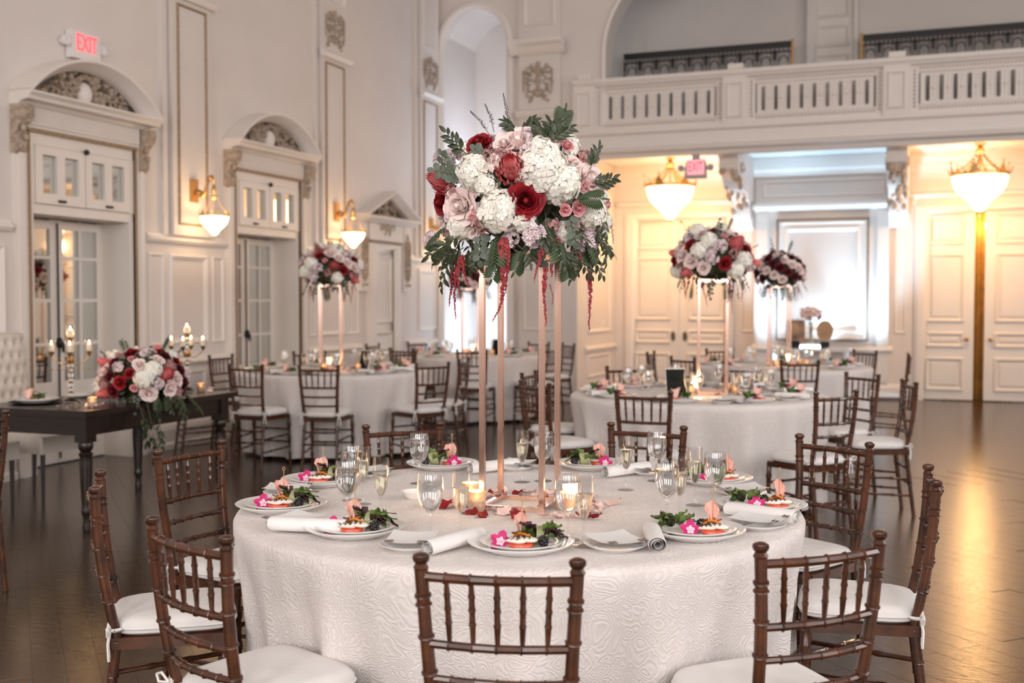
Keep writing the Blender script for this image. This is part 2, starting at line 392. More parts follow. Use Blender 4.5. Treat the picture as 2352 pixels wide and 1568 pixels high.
def structure(name, mb, m, label=None, smooth=False, parent=None):
    o = ob(name, mb, m, parent, smooth)
    if parent is None: o['kind'] = 'structure'
    if label: o['label'] = label
    return o
DOORS = [(7.67, 1.30), (10.51, 1.30)]
wl = MB()
def lwbox(y0, y1, z0, z1): wl.box(XL-.42, XL, y0, y1, z0, z1)
lwbox(-6, 7.08, 0, 8); lwbox(8.26, 9.92, 0, 8); lwbox(11.10, 12.83, 0, 8); lwbox(13.73, 16.7, 0, 8)
lwbox(7.08, 8.26, 2.16, 8); lwbox(9.92, 11.10, 2.16, 8); lwbox(12.83, 13.73, 2.17, 8)
wl.box(XL-.42, XL-.36, 7.08, 8.26, 0, 2.16); wl.box(XL-.42, XL-.36, 9.92, 11.10, 0, 2.16); wl.box(XL-.42, XL-.10, 12.83, 13.73, 0, 2.17)
WL = structure('wall_left', wl, WALLP, 'tall ivory panelled wall with arched doors along the left side')

M3 = [(0, 0), (.006, .022), (.022, .030), (.034, .020), (.05, .012), (.056, 0)]   # picture-frame moulding
M2 = [(0, 0), (.004, .014), (.016, .020), (.028, .010), (.034, 0)]
def panel(parent, P, a0, a1, z0, z1, prof=M3, m=PAINT, name='panel_moulding'):
    b = MB(); b.frame(P, a0, a1, z0, z1, prof); return ob(name, b, m, parent)
# pilasters on the left wall (raised strips with gilt-edged panels, capped ornaments)
def relief(P, a0, a1, z0, z1, seed, m, parent, name='carved_relief', dens=1.0):
    """symmetrical carved foliage: stem, scrolls, leaf lobes, swags"""
    r = random.Random(seed); b = MB(); w = a1-a0; h = z1-z0; c = (a0+a1)/2
    def lobe(a, z, ra, rz, d=.03):
        t = MB(); t.ball((0,0,0), (1,1,1), 7, 5)
        b.add([P(a+x*ra, z+zz*rz, max(-.01, y*d)+.004) for x, y, zz in t.v], t.f)
    lobe(c, z0+h*.52, w*.10, h*.16); lobe(c, z0+h*.78, w*.13, h*.10); lobe(c, z0+h*.90, w*.08, h*.08); lobe(c, z0+h*.25, w*.16, h*.12)
    for s in (-1, 1):
        for k in range(int(16*dens)):
            t = k/(16*dens); a = c+s*w*(.08+.40*abs(sin(t*5.3+seed)))*(.5+.5*r.random()); z = z0+h*(.05+.88*t)
            lobe(a, z, w*r.uniform(.03, .07), h*r.uniform(.025, .05), r.uniform(.015, .04))
        for k in range(3):
            zc = z0+h*(.2+.28*k); ac = c+s*w*.27
            b.tube([P(ac+cos(q*.5)*w*(.15-.009*q), zc+sin(q*.5)*h*(.10-.006*q), .018) for q in range(12)], .011, 5)
        b.tube([P(c+s*w*(.12+.34*q/8), z0+h*(.80-.10*sin(pi*q/8)-.03*q/8), .02) for q in range(9)], .012, 5)
        b.tube([P(c+s*w*.44, z0+h*(.78-.5*q/6), .015) for q in range(7)], [.016-.001*q for q in range(7)], 5)
    o = ob(name, b, m, parent, True); return o
def pilaster(yc, w, zc, cap, seed):
    y0, y1 = yc-w/2, yc+w/2
    b = MB(); b.pbox(PL, y0, y1, 2.06, 7.6, 0, .07); b.pbox(PL, y0-.10, y0-.03, 2.06, 7.6, 0, .035); b.pbox(PL, y1+.03, y1+.10, 2.06, 7.6, 0, .035)
    p = ob('pilaster', b, WALLP, WL)
    d = lambda a, z, q: PL(a, z, q+.07)
    panel(p, d, y0+.07, y1-.07, 2.16, zc, [(0,0),(.004,.016),(.018,.018),(.026,0)], GOLDTRIM, 'gilt_panel_edge')
    if cap:
        b = MB(); b.sweep(PL, [(y0-.04, zc+.04), (y1+.04, zc+.04)], [(0,.07),(0,.12),(.05,.15),(.08,.11),(.10,.07)]); ob('pilaster_cap', b, PAINT, p)
        relief(d, y0+.06, y1-.06, zc+.17, zc+.66, seed, RELIEF, p)
        panel(p, d, y0+.05, y1-.05, zc+.74, zc+2.4, M2)
for yc, seed in ((9.12, 3), (11.90, 5), (14.63, 8)): pilaster(yc, .60, 4.28, True, seed)
# wainscot, chair rail, baseboard on the left wall
segs = [(-2, 6.86), (8.50, 9.72), (11.32, 12.62), (13.94, 15.0)]
cr = MB()
for a, c in segs: cr.sweep(PL, [(a, 1.98), (c, 1.98)], [(0,0),(0,.035),(.03,.055),(.05,.045),(.06,.02),(.085,.015),(.085,0)])
structure('trim_1', cr, PAINT, 'ivory chair rail moulding along the left wall')
dado = MB()
for a, c in segs: dado.sweep(PL, [(a, .80), (c, .80)], [(0,0),(0,.03),(.03,.05),(.06,.035),(.08,0)])
structure('trim_2', dado, PAINT, 'low ivory dado moulding along the left wall')
bb = MB()
for a, c in segs: bb.sweep(PL, [(a, 0), (c, 0)], [(0,0),(0,.05),(.05,.05),(.07,.035),(.19,.035),(.23,.022),(.25,0)])
structure('baseboard_left', bb, PAINT, 'tall ivory baseboard along the left wall')
for a, c in ((8.82, 9.42), (11.60, 12.20), (14.34, 14.94), (6.2, 6.8), (5.2, 6.0), (4.0, 5.0)):
    panel(WL, PL, a, c, 1.0, 1.88); panel(WL, PL, a+.04, c-.04, .36, .74, M2)
for a, c in ((8.52, 8.74), (9.50, 9.70), (11.36, 11.54), (12.26, 12.58)):
    panel(WL, PL, a, c, 1.0, 1.88, M2)
panel(WL, PL, 5.4, 6.7, 2.2, 6.5, M3); 

def arc_pts(c, zb, half, rise, n=20):
    R = (half*half+rise*rise)/(2*rise); zc = zb+rise-R; a = math.asin(half/R)
    return [(c+R*sin(-a+2*a*i/n), zc+R*cos(-a+2*a*i/n)) for i in range(n+1)], R
def french_door(n, yc):
    y0, y1 = yc-.65, yc+.65
    D = empty('door_%d' % n, (XL, yc, 0)); tag(D, None, None, None, 'structure')
    P = lambda a, z, d: (d, a-yc, z)
    b = MB()                                                     # casing: two jambs and head
    for q, w in ((y0, -1), (y1, 1)):
        for u0, u1, d in ((-.02, .045, .04), (.045, .10, .055), (.10, .125, .035)): b.pbox(P, min(q+w*u0, q+w*u1), max(q+w*u0, q+w*u1), 0, 2.86, 0, d)
    b.pbox(P, y0-.10, y1+.10, 2.825, 2.86, 0, .05); ob('casing', b, PAINT, D)
    b = MB(); b.pbox(P, y0-.004, y0+.020, 0, 2.815, .02, .052); b.pbox(P, y1-.020, y1+.004, 0, 2.815, .02, .052); b.pbox(P, y0-.004, y1+.004, 2.792, 2.822, .02, .058); ob('gilt_bead', b, GOLDTRIM, D)
    b = MB(); b.pbox(P, y0-.02, y1+.02, 2.85, 3.0, 0, .07); ob('frieze', b, PAINT, D)
    b = MB(); k = 44
    for i in range(k):
        a = y0+.02+(1.26)*i/k; b.pbox(P, a, a+.016, 2.868, 2.985, .07, .079)
    tag(ob('fluting', b, PAINT, D), kind='stuff')
    b = MB(); prof = [(0,0),(0,.09),(.025,.12),(.035,.19),(.06,.20),(.085,.235),(.10,.235),(.10,0)]
    b.sweep(P, [(y0-.14, 2.99), (y1+.16, 2.99)], prof); ob('cornice', b, PAINT, D)
    pts, R = arc_pts(yc, 3.09, .79, .355, 24)
    b = MB(); b.sweep(P, pts, [(-.075,.06),(-.075,.12),(-.055,.15),(-.03,.20),(-.01,.235),(.015,.235),(.015,.0)]); ob('pediment_arch', b, PAINT, D, True)
    inn = [(a, z-.06) for a, z in pts if abs(a-yc) < .70]
    b = MB(); b.prism([(inn[0][0], 3.085)]+[q for q in inn]+[(inn[-1][0], 3.085)], P, 0, .03); ob('tympanum', b, BRONZE, D)
    # relief in the lunette: foliage that thins towards the corners, an oval cartouche and a crest
    r = random.Random(n*7); b = MB()
    for s in (-1, 1):
        for q in range(64):
            t = r.random()**1.2; a = yc+s*(.11+.52*t); top = .27*(1-(t*.93)**2)
            z = 3.10+top*r.random(); rr = r.uniform(.014, .034)*(1.1-.5*t)
            e = MB(); e.ball((0,0,0), (1,1,1), 6, 4); ang = r.uniform(0, pi); ra, rz = rr*1.5, rr*.8
            b.add([P(a+x*ra*cos(ang)-zz*rz*sin(ang), z+x*ra*sin(ang)+zz*rz*cos(ang), .03+max(-.2, y)*.045) for x, y, zz in e.v], e.f)
        for q in range(3):
            ac = yc+s*(.20+.14*q); zc = 3.17-.02*q; rr = .055-.012*q
            b.tube([P(ac+cos(u*.6)*rr*(1-u*.06), zc+sin(u*.6)*rr*(1-u*.06), .05) for u in range(11)], .012, 5)
    ob('foliage_relief', b, RELIEF, D, True)
    b = MB(); e = MB(); e.ball((0,0,0), (1,1,1), 14, 8); b.add([P(yc+x*.085, 3.195+zz*.105, .03+max(0, y)*.07) for x, y, zz in e.v], e.f)
    ob('oval_cartouche', b, PAINT, D, True)
    b = MB()
    for q in range(9):
        a = pi*q/8; e = MB(); e.ball((0,0,0), (1,1,1), 6, 4); b.add([P(yc+cos(a)*.11+x*.03, 3.22+sin(a)*.12+zz*.03, .05+max(0, y)*.04) for x, y, zz in e.v], e.f)
    ob('crest', b, RELIEF, D, True)
    for s, yy in ((-1, y0-.09), (1, y1+.09)):                      # scroll brackets under the cornice ends
        b = MB(); pr = [(0,2.62),(.04,2.60),(.075,2.63),(.08,2.70),(.06,2.76),(.09,2.82),(.15,2.88),(.17,2.95),(.15,2.99),(0,2.99)]
        vs = [P(yy-.05, z, d) for d, z in pr]+[P(yy+.05, z, d) for d, z in pr]; k = len(pr)
        b.add(vs, [tuple(range(k)), tuple(range(2*k-1, k-1, -1))]+[(i, i+k, (i+1)%k+k, (i+1)%k) for i in range(k)])
        for q in range(5): b.ball(P(yy+.02*(q%2*2-1), 2.66+.07*q, .08+.015*q), (.02,.025,.03), 6, 4)
        ob('scroll_bracket', b, RELIEF, D, True)
    # transom: two sashes of two mirrored panes each
    b = MB(); b.pbox(P, y0+.03, y1-.03, 2.14, 2.22, -.34, .02); b.pbox(P, y0+.03, y1-.03, 2.70, 2.80, -.1, .03); b.pbox(P, y0+.02, y0+.08, 2.22, 2.70, -.1, .03); b.pbox(P, y1-.08, y1-.02, 2.22, 2.70, -.1, .03)
    b.pbox(P, y0+.02, y0+.075, 0, 2.14, -.345, .02); b.pbox(P, y1-.075, y1-.02, 0, 2.14, -.345, .02)
    ob('frame', b, DOORP, D)
    for s in (0, 1):
        a0 = y0+.085+s*.57; a1 = a0+.56
        b = MB(); z0, z1 = 2.225, 2.695
        b.pbox(P, a0, a1, z0, z0+.085, -.03, .045); b.pbox(P, a0, a1, z1-.07, z1, -.03, .045)
        mid = (a0+a1)/2
        for c0, c1 in ((a0, a0+.075), (mid-.045, mid+.045), (a1-.075, a1)): b.pbox(P, c0, c1, z0+.085, z1-.07, -.03, .045)
        sash = ob('transom_sash', b, DOORP, D)
        for c0, c1 in ((a0+.075, mid-.045), (mid+.045, a1-.075)):
            b = MB(); b.pbox(P, c0, c1, z0+.085, z1-.07, -.005, .005); ob('pane', b, MIRROR, sash)
        b = MB(); b.pbox(P, mid-.04, mid+.04, z0+.02, z0+.04, .045, .062); ob('pull', b, DKMETAL, sash)
    b = MB(); b.ball(P(yc, 2.70, .06), (.02, .03, .025), 8, 6); ob('latch', b, DKMETAL, D, True)
    # two leaves with eight panes each, set deep in the reveal
    for s in (0, 1):
        a0 = y0+.076+s*.575; a1 = a0+.572
        b = MB(); st = .075; rows = [.68, 1.05, 1.43, 1.80, 2.08]; mid = (a0+a1)/2
        b.pbox(P, a0, a1, .01, .68, -.33, -.29)
        for c0, c1 in ((a0, a0+st), (mid-.016, mid+.016), (a1-st, a1)): b.pbox(P, c0, c1, .68, 2.13, -.33, -.285)
        for z in rows: b.pbox(P, a0, a1, z-(.014 if z < 2 and z > .7 else .03), z+(.014 if 2 > z > .7 else .04), -.33, -.287)
        leaf = ob('door_leaf', b, DOORP, D)
        for r0, r1 in zip(rows, rows[1:]):
            for c0, c1 in ((a0+st, mid-.016), (mid+.016, a1-st)):
                b = MB(); b.pbox(P, c0, c1, r0+.012, r1-.012, -.315, -.305); ob('pane', b, MIRROR, leaf)
        b = MB(); b.frame(lambda a, z, d: P(a, z, d-.29), a0+.09, a1-.09, .14, .60, M2); ob('panel_moulding', b, DOORP, leaf)
    b = MB(); b.tube([P(yc-.0, .05, -.27), P(yc, 2.10, -.27)], .008, 6); b.ball(P(yc, 1.06, -.265), (.03, .03, .05), 8, 6); b.ball(P(yc+.03, 1.02, -.25), (.015,.015,.05), 6, 5)
    ob('espagnolette_bolt', b, DKMETAL, D, True)
    return D
tag(french_door(1, 7.67), 'mirrored french door under an arched pediment, nearest on the left wall')
tag(french_door(2, 10.51), 'mirrored french door under an arched pediment, second along the left wall')
# door 3: single panelled door with a triangular pediment
D = empty('door_3', (XL, 13.28, 0)); tag(D, 'white single panelled door under a triangular pediment', None, None, 'structure')
P = lambda a, z, d: (d, a-13.28, z)
b = MB(); b.pbox(P, 12.85, 13.71, .01, 2.16, -.09, -.04); leaf = ob('door_leaf', b, DOORP, D)
for z0, z1 in ((1.12, 2.04), (.76, 1.02), (.15, .66)):
    b = MB(); b.frame(lambda a, z, d: P(a, z, d-.04), 12.97, 13.59, z0, z1, M3); ob('panel_moulding', b, DOORP, leaf)
b = MB(); b.ball(P(12.91, 1.0, 0), .035, 8, 6); ob('knob', b, DKMETAL, leaf, True)
for z in (.4, 1.2, 1.95):
    b = MB(); b.pbox(P, 13.69, 13.73, z-.08, z+.08, -.05, .005); ob('hinge', b, DKMETAL, leaf)
b = MB(); b.sweep(P, [(12.82, 0), (12.82, 2.18), (13.74, 2.18), (13.74, 0)][::-1], [(-.02,0),(-.02,.03),(.03,.05),(.10,.05),(.13,.02),(.15,0)][::-1]); ob('casing', b, PAINT, D)
b = MB(); b.sweep(P, [(12.82, 2.19), (13.74, 2.19)], [(0,.03),(.0,.06),(.012,.065),(.024,.06),(.024,.03)]); ob('gilt_bead', b, GOLDTRIM, D)
b = MB(); b.pbox(P, 12.80, 13.76, 2.22, 2.44, 0, .06); ob('frieze', b, PAINT, D)
b = MB(); b.sweep(P, [(12.55, 2.44), (14.02, 2.44)], [(0,0),(0,.10),(.03,.16),(.05,.21),(.08,.22),(.08,0)]); ob('cornice', b, PAINT, D)
b = MB(); b.sweep(P, [(12.50, 2.52), (13.28, 2.86), (14.06, 2.52)], [(-.07,.0),(-.07,.12),(-.03,.17),(.0,.22),(.02,.22),(.02,0)]); ob('pediment', b, PAINT, D)
b = MB(); b.prism([(12.62, 2.50), (13.28, 2.80), (13.94, 2.50)], P, 0, .04); ob('tympanum', b, BRONZE, D)
relief(lambda a, z, d: P(a, z, d*1.3+.04), 13.02, 13.54, 2.28, 2.78, 31, RELIEF, D, 'shell_relief')
for yy in (12.66, 13.90):
    b = MB(); b.pbox(P, yy-.09, yy+.09, 1.55, 2.44, 0, .05); ob('side_strip', b, PAINT, D)
    relief(lambda a, z, d: P(a, z, d+.05), yy-.08, yy+.08, 1.60, 2.36, 12, RELIEF, D, 'drop_relief', .6)

# ------------------------------------------------------------------ end walls
wb = MB()
wb.box(-5.65, -4.70, 15, 15.35, 0, 8)                                # pier between arch and balcony
wb.box(-4.70, -4.29, 15, 15.35, 3.75, 8)
n = 20; arc = [(-6.26+.61*cos(pi-pi*i/n), 5.11+.65*sin(pi*i/n)) for i in range(n+1)]
wb.prism([(-6.87, 8)]+arc+[(-5.65, 8)], P15, -.35, 0)
ca = [(-4.29+.95-.95*cos(pi/2*i/12), 4.85+1.1*sin(pi/2*i/12)) for i in range(13)]
wb.prism([(-4.29, 8)]+ca+[(8.2, 5.95), (8.2, 8)], P15, -.35, 0)
WB = structure('wall_back', wb, WALLP, 'ivory end wall with a tall arched niche and the balcony opening')
nb = MB()                                                            # niche behind the arch: splayed back and a barrel vault
nb.box(-6.87, -5.2, 16.5, 16.7, 0, 8); nb.box(-5.65, -5.5, 15.35, 16.5, 0, 8)
nb.add([(-6.26+.66*cos(pi-pi*i/16), y, 5.11+.72*sin(pi*i/16)) for i in range(17) for y in (15.3, 16.5)], [(2*i, 2*i+1, 2*i+3, 2*i+2) for i in range(16)])
structure('wall_niche', nb, PAINT, 'pale blue lit plaster inside the tall arched niche')
b = MB(); b.sweep(P15, [(-5.65, 0)] + arc[::-1] + [(-6.87, 0)], [(0,0),(0,.03),(.03,.05),(.07,.05),(.10,.02),(.12,0)]); structure('trim_3', b, PAINT, 'moulded ivory surround of the arched niche')
# pilaster with capital on the end wall
b = MB(); b.pbox(P15, -5.55, -4.93, 0, 7.6, 0, .08); pb = ob('pilaster', b, WALLP, WB); d15 = lambda a, z, d: P15(a, z, d+.08)
b = MB(); b.sweep(P15, [(-5.66, 4.90), (-4.86, 4.90)], [(0,.08),(0,.12),(.04,.16),(.10,.20),(.14,.26),(.19,.26),(.19,.08)]); ob('capital_cornice', b, PAINT, pb)
relief(d15, -5.50, -5.02, 4.22, 4.82, 21, RELIEF, pb)
b = MB(); b.sweep(P15, [(-5.58, 4.02), (-4.90, 4.02)], [(0,.08),(0,.12),(.05,.16),(.09,.16),(.12,.08)]); ob('lower_cornice', b, PAINT, pb)
panel(pb, d15, -5.48, -5.0, 2.3, 3.92); panel(pb, d15, -5.48, -5.0, 5.3, 7.2); panel(pb, d15, -5.48, -5.0, 1.0, 1.9, M2)
b = MB(); b.sweep(P15, [(-4.29, 3.75)] + ca, [(0,0),(0,.03),(.03,.045),(.06,.03),(.08,0)]); structure('trim_4', b, PAINT, 'slim moulding around the balcony opening')
b = MB(); b.box(-4.86, -4.70, 15.36, 17.0, 0, 3.52); ws = structure('wall_side', b, WALLP, 'return wall under the left end of the balcony')
panel(ws, PSIDE, 15.5, 16.7, .95, 3.1); panel(ws, PSIDE, 15.5, 16.7, .3, .62, M2)
b = MB(); b.sweep(PSIDE, [(15.36, .68), (17, .68)], [(0,0),(0,.03),(.04,.045),(.07,.03),(.08,0)]); ob('dado_rail', b, PAINT, ws)
sw = MB(); sw.pbox(PSIDE, 16.25, 16.37, .98, 1.14, 0, .012)
t = tag(ob('light_switch', sw, WHITEP), 'white wall switch plate under the left end of the balcony', 'switch')
b = MB(); b.pbox(PSIDE, 16.29, 16.33, 1.03, 1.09, .012, .02); ob('toggle', b, WHITEP, t)

# wall under the balcony with two pairs of doors
wu = MB()
D4 = (-4.52, -2.84); D5 = (-.23, 1.46)
for a, c, z0 in ((-4.86, -4.52, 0), (-2.84, -.23, 0), (1.46, 8.2, 0), (-4.52, -2.84, 2.78), (-.23, 1.46, 2.78)): wu.box(a, c, 17, 17.3, z0, 7.6)
WU = structure('wall_under_balcony', wu, WALLP, 'warm lit wall under the balcony')
b = MB(); b.sweep(P17, [(-4.7, 3.26), (8.2, 3.26)], [(0,0),(0,.02),(.06,.03),(.08,.06),(.14,.07),(.20,.14),(.26,.15),(.26,0)]); structure('trim_5', b, PAINT, 'crown moulding at the top of the wall under the balcony')
b = MB()
for a, c in ((-4.7, -4.62), (-2.72, -2.48), (-.55, -.34), (1.58, 8.2)): b.sweep(P17, [(a, 0), (c, 0)], [(0,0),(0,.04),(.16,.04),(.2,.02),(.22,0)])
structure('baseboard_back', b, PAINT, 'ivory baseboard of the wall under the balcony')
def double_door(n, x0, x1, gap, label, oval):
    xc = (x0+x1)/2
    D = empty('door_%d' % n, (xc, 17, 0)); tag(D, label, None, None, 'structure'); P = lambda a, z, d: (a-xc, -d, z)
    b = MB(); b.sweep(P, [(x0, 0), (x0, 2.78), (x1, 2.78), (x1, 0)][::-1], [(-.015,0),(-.015,.03),(.02,.05),(.08,.05),(.11,.02),(.12,0)][::-1]); ob('casing', b, PAINT, D)
    b = MB(); b.sweep(P, [(x0-.14, 2.89), (x1+.14, 2.89)], [(0,0),(0,.04),(.03,.07),(.06,.07),(.07,0)]); ob('head_cornice', b, PAINT, D)
    wleaf = (x1-x0-gap)/2
    for s in (0, 1):
        a0 = x0+s*(wleaf+gap); a1 = a0+wleaf
        b = MB(); b.pbox(P, a0+.004, a1-.004, .015, 2.775, -.10, -.045); leaf = ob('door_leaf', b, DOORP, D)
        q = lambda a, z, d: P(a, z, d-.045)
        for z0, z1 in ((2.22, 2.66), (1.12, 2.10), (.76, .98), (.14, .62)):
            b = MB(); b.frame(q, a0+.13, a1-.13, z0, z1, M3); ob('panel_moulding', b, DOORP, leaf)
            b = MB(); b.frame(q, a0+.19, a1-.19, z0+.06, z1-.06, [(0,0),(.03,.014),(.031,.014)]); b.pbox(q, a0+.22, a1-.22, z0+.09, z1-.09, 0, .014); ob('raised_panel', b, DOORP, leaf)
        kx = a1-.09 if s == 0 else a0+.09
        b = MB()
        if oval: b.ball(P(kx, .88, -.03), (.035, .012, .075), 12, 6)
        else: b.lathe([(.03,0),(.012,.012),(.012,.04),(.03,.05),(.03,.07),(0,.08)], 10, Matrix.Translation(P(kx, .88, -.045)) @ Matrix.Rotation(pi/2, 4, 'X'))
        ob('handle', b, BRONZE if oval else BRASS, leaf, True)
    return D
double_door(4, *D4, .004, 'pair of white panelled doors with oval bronze handles under the balcony', True)
double_door(5, *D5, .13, 'pair of white panelled doors standing ajar below the right pendant lamp', False)
b = MB(); b.grid(lambda u, v: (.15+.95*u, 17.62+.03*sin(u*60), 2.85*v), 60, 2)
tag(ob('velvet_curtain', b, CURTAIN, None, True), 'golden brown curtain seen through the gap of the ajar doors', 'curtain')
b = MB(); b.box(-.4, 1.7, 18.2, 18.3, 0, 3); b.box(-.4, 1.7, 17.3, 18.3, 3, 3.1); structure('wall_vestibule', b, WALLP)
light('vestibule_lamp', 'POINT', (.62, 17.42, 2.5), 16, (1, .62, .25), shadow_soft_size=.05)
for a, c in ((-2.72, -2.52), (-.52, -.36)): panel(WU, P17, a, c, .95, 2.6, M2)
# projecting pier (bay) between the doors
b = MB(); b.box(-2.48, -.60, 16.7, 17, 0, 3.52); BAY = structure('wall_pier', b, WALLP, 'blue lit projecting pier with a framed panel under the balcony')
b = MB(); b.frame(PBAY, -2.14, -.88, .86, 2.60, [(0,0),(.01,.05),(.04,.06),(.06,.035),(.11,.035),(.13,.05),(.15,.03),(.17,0)]); ob('large_panel_frame', b, PAINT, BAY)
b = MB(); b.frame(PBAY, -2.16, -.86, .84, 2.62, [(0,0),(.003,.07),(.02,.075),(.024,.0)]); ob('gilt_bead', b, GOLDTRIM, BAY)
b = MB(); b.sweep(PBAY, [(-2.52, 2.74), (-.51, 2.74)], [(0,0),(0,.05),(.03,.09),(.06,.12),(.10,.12),(.12,.0)]); ob('shelf_moulding', b, PAINT, BAY)
panel(BAY, PBAY, -2.36, -.67, 2.94, 3.18, M2)
b = MB(); b.sweep(PBAY, [(-2.55, 3.24), (-.48, 3.24)], [(0,0),(0,.04),(.06,.06),(.10,.12),(.18,.15),(.25,.17),(.28,.17),(.28,0)]); ob('crown_moulding', b, PAINT, BAY)
b = MB(); b.sweep(PBAY, [(-2.5, .68), (-.53, .68)], [(0,0),(0,.04),(.04,.06),(.08,.04),(.10,0)]); ob('dado_rail', b, PAINT, BAY)
b = MB(); b.sweep(PBAY, [(-2.5, 0), (-.53, 0)], [(0,0),(0,.04),(.18,.04),(.22,.02),(.24,0)]); ob('plinth', b, PAINT, BAY)
for s0 in (-2.44, -.75): 
    b = MB(); b.pbox(PBAY, s0, s0+.16, .26, 2.72, 0, .03); ob('edge_strip', b, PAINT, BAY)
# two carved corbels carrying the balcony
def corbel(x, label):
    pr = [(16.98,3.515),(15.12,3.515),(15.12,3.40),(15.2,3.36),(15.2,3.22),(15.34,3.16),(15.5,3.10),(15.62,2.98),(16.05,2.95),(16.25,2.82),(16.32,2.66),(16.45,2.52),(16.6,2.46),(16.72,2.54),(16.95,2.56)]
    b = MB(); k = len(pr); vs = [(sx, y-16, z) for sx in (-.13, .13) for y, z in pr]
    b.add(vs, [tuple(range(k)), tuple(range(2*k-1, k-1, -1))]+[(i, i+k, (i+1)%k+k, (i+1)%k) for i in range(k)])
    o = tag(ob('corbel', b, WALLP, loc=(x, 16, 0)), label, 'corbel', 'corbels under the balcony')
    r = random.Random(int(x*10)); b = MB()
    for q in range(34):
        t = q/33; y = -.8+1.5*t; z = 3.2-.62*t
        b.ball((r.uniform(-.12, .12), y-.04, z+r.uniform(-.05, .05)), (.035, .04, .05), 6, 4)
    for sx in (-.13, .13):
        b.tube([(sx, .45+cos(q*.55)*(.2-.014*q), 2.72+sin(q*.55)*(.17-.012*q)) for q in range(13)], .022, 6)
        b.tube([(sx, -.45+cos(q*.55)*(.2-.014*q), 3.24+sin(q*.55)*(.10-.007*q)) for q in range(13)], .02, 6)
    tag(ob('acanthus_carving', b, RELIEF, o, True), kind='stuff'); return o
corbel(-2.62, 'carved corbel left of the blue lit pier under the balcony')
corbel(-.46, 'carved corbel right of the blue lit pier under the balcony')

# ------------------------------------------------------------------ balcony
b = MB(); b.box(-4.69, 8.2, 15.02, 17, 3.52, 3.66); structure('ceiling_under_balcony', b, CEIL, 'warm lit ceiling under the balcony')
b = MB(); b.sweep(lambda a, z, d: (a, 15.02-d, z), [(-4.80, 3.40), (8.2, 3.40)], [(0,-.12),(0,.02),(.05,.04),(.08,.10),(.12,.11),(.14,.07),(.30,.07),(.33,.11),(.37,.11),(.37,-.1)])
structure('trim_6', b, PAINT, 'moulded ivory fascia along the front edge of the balcony')
BAL = empty('balcony_balustrade', (0, 15, 3.77)); tag(BAL, 'pierced ivory balustrade running along the balcony', 'balustrade')
PB = lambda a, z, d: (a, -d, z)
posts = [-4.58, -2.49, -.46, 1.57, 3.6]
b = MB(); b.sweep(PB, [(-4.74, .62), (5.2, .62)], [(0,.04),(0,.075),(.03,.09),(.05,.11),(.10,.11),(.11,.05),(.11,-.08),(0,-.08)]); ob('top_rail', b, PAINT, BAL)
b = MB(); b.pbox(PB, -4.74, 5.2, 0, .035, -.07, .07); ob('bottom_rail', b, PAINT, BAL)
def pierced(a0, a1):
    n = 9; z0, z1 = .135, .515; slot = .05; pitch = (a1-a0)/n
    b = MB()
    for i in range(n):
        c = a0+pitch*(i+.5); L, R = a0+pitch*i, a0+pitch*(i+1)
        hs = [(c+slot/2*cos(t), (z1-.055)+slot/2*sin(t)) for t in [pi*q/8 for q in range(9)]]+[(c+slot/2*cos(t), (z0+.055)+slot/2*sin(t)) for t in [pi+pi*q/8 for q in range(9)]]
        m = len(hs); out = []
        for (x, z) in hs:                                          # matching ring on the cell boundary
            dx, dz = (x-c)/(slot/2), (z-(z1-.055 if z > (z0+z1)/2 else z0+.055))/(slot/2)
            k = max(abs(dx), abs(dz)*.8, 1e-6); out.append((c+dx/k*pitch/2 if abs(dx) > .02 else c, (z1 if dz > .5 else (z0 if dz < -.5 else ((z1-.055 if z > .32 else z0+.055)+dz*.1)))))
        for d in (.02, -.02): b.add([PB(x, z, d) for x, z in hs]+[PB(x, z, d) for x, z in out], [(j, (j+1)%m, m+(j+1)%m, m+j) for j in range(m)])
        b.add([PB(x, z, .02) for x, z in hs]+[PB(x, z, -.02) for x, z in hs], [(j, (j+1)%m, m+(j+1)%m, m+j) for j in range(m)])
    return b
for p0, p1 in zip(posts, posts[1:]):
    a0, a1 = p0+.16, p1-.16
    ob('pierced_panel', pierced(a0+.12, a1-.12), PAINT, BAL)
    b = MB(); b.frame(PB, a0, a1, .035, .615, [(0,-.03),(0,.045),(.02,.045),(.025,.03),(.06,.03),(.065,.045),(.085,.04),(.10,.02),(.10,-.03)]); ob('panel_frame', b, PAINT, BAL)
    b = MB()                                                     # row of bead and lozenge ornaments
    for zz in (.075, .575):
        for q in range(36): b.ball(PB(a0+.12+(a1-a0-.24)*q/35, zz, .032), (.014, .008, .012), 5, 4)
    for aa in (a0+.045, a1-.045):
        for q in range(10): b.ball(PB(aa, .10+.45*q/9, .032), (.012, .008, .016), 5, 4)
    tag(ob('bead_ornament', b, RELIEF, BAL), kind='stuff')
    b = MB(); nn = 9; pitch = (a1-a0-.24)/nn
    for q in range(1, nn):                                       # fluted baluster faces between the slots with a small pierced boss
        c = a0+.12+pitch*q
        for dx in (-.045, 0, .045): b.pbox(PB, c+dx-.006, c+dx+.006, .15, .50, .02, .030)
        b.ball(PB(c, .325, .03), (.022, .012, .022), 8, 5)
    tag(ob('baluster_reeding', b, PAINT, BAL), kind='stuff')
for p in posts:
    b = MB(); b.pbox(PB, p-.16, p+.16, 0, .62, -.09, .09); b.pbox(PB, p-.10, p+.10, .73, .80, -.08, .08); b.frame(lambda a, z, d: PB(a, z, d+.09), p-.11, p+.11, .08, .55, M2); ob('post', b, PAINT, BAL)
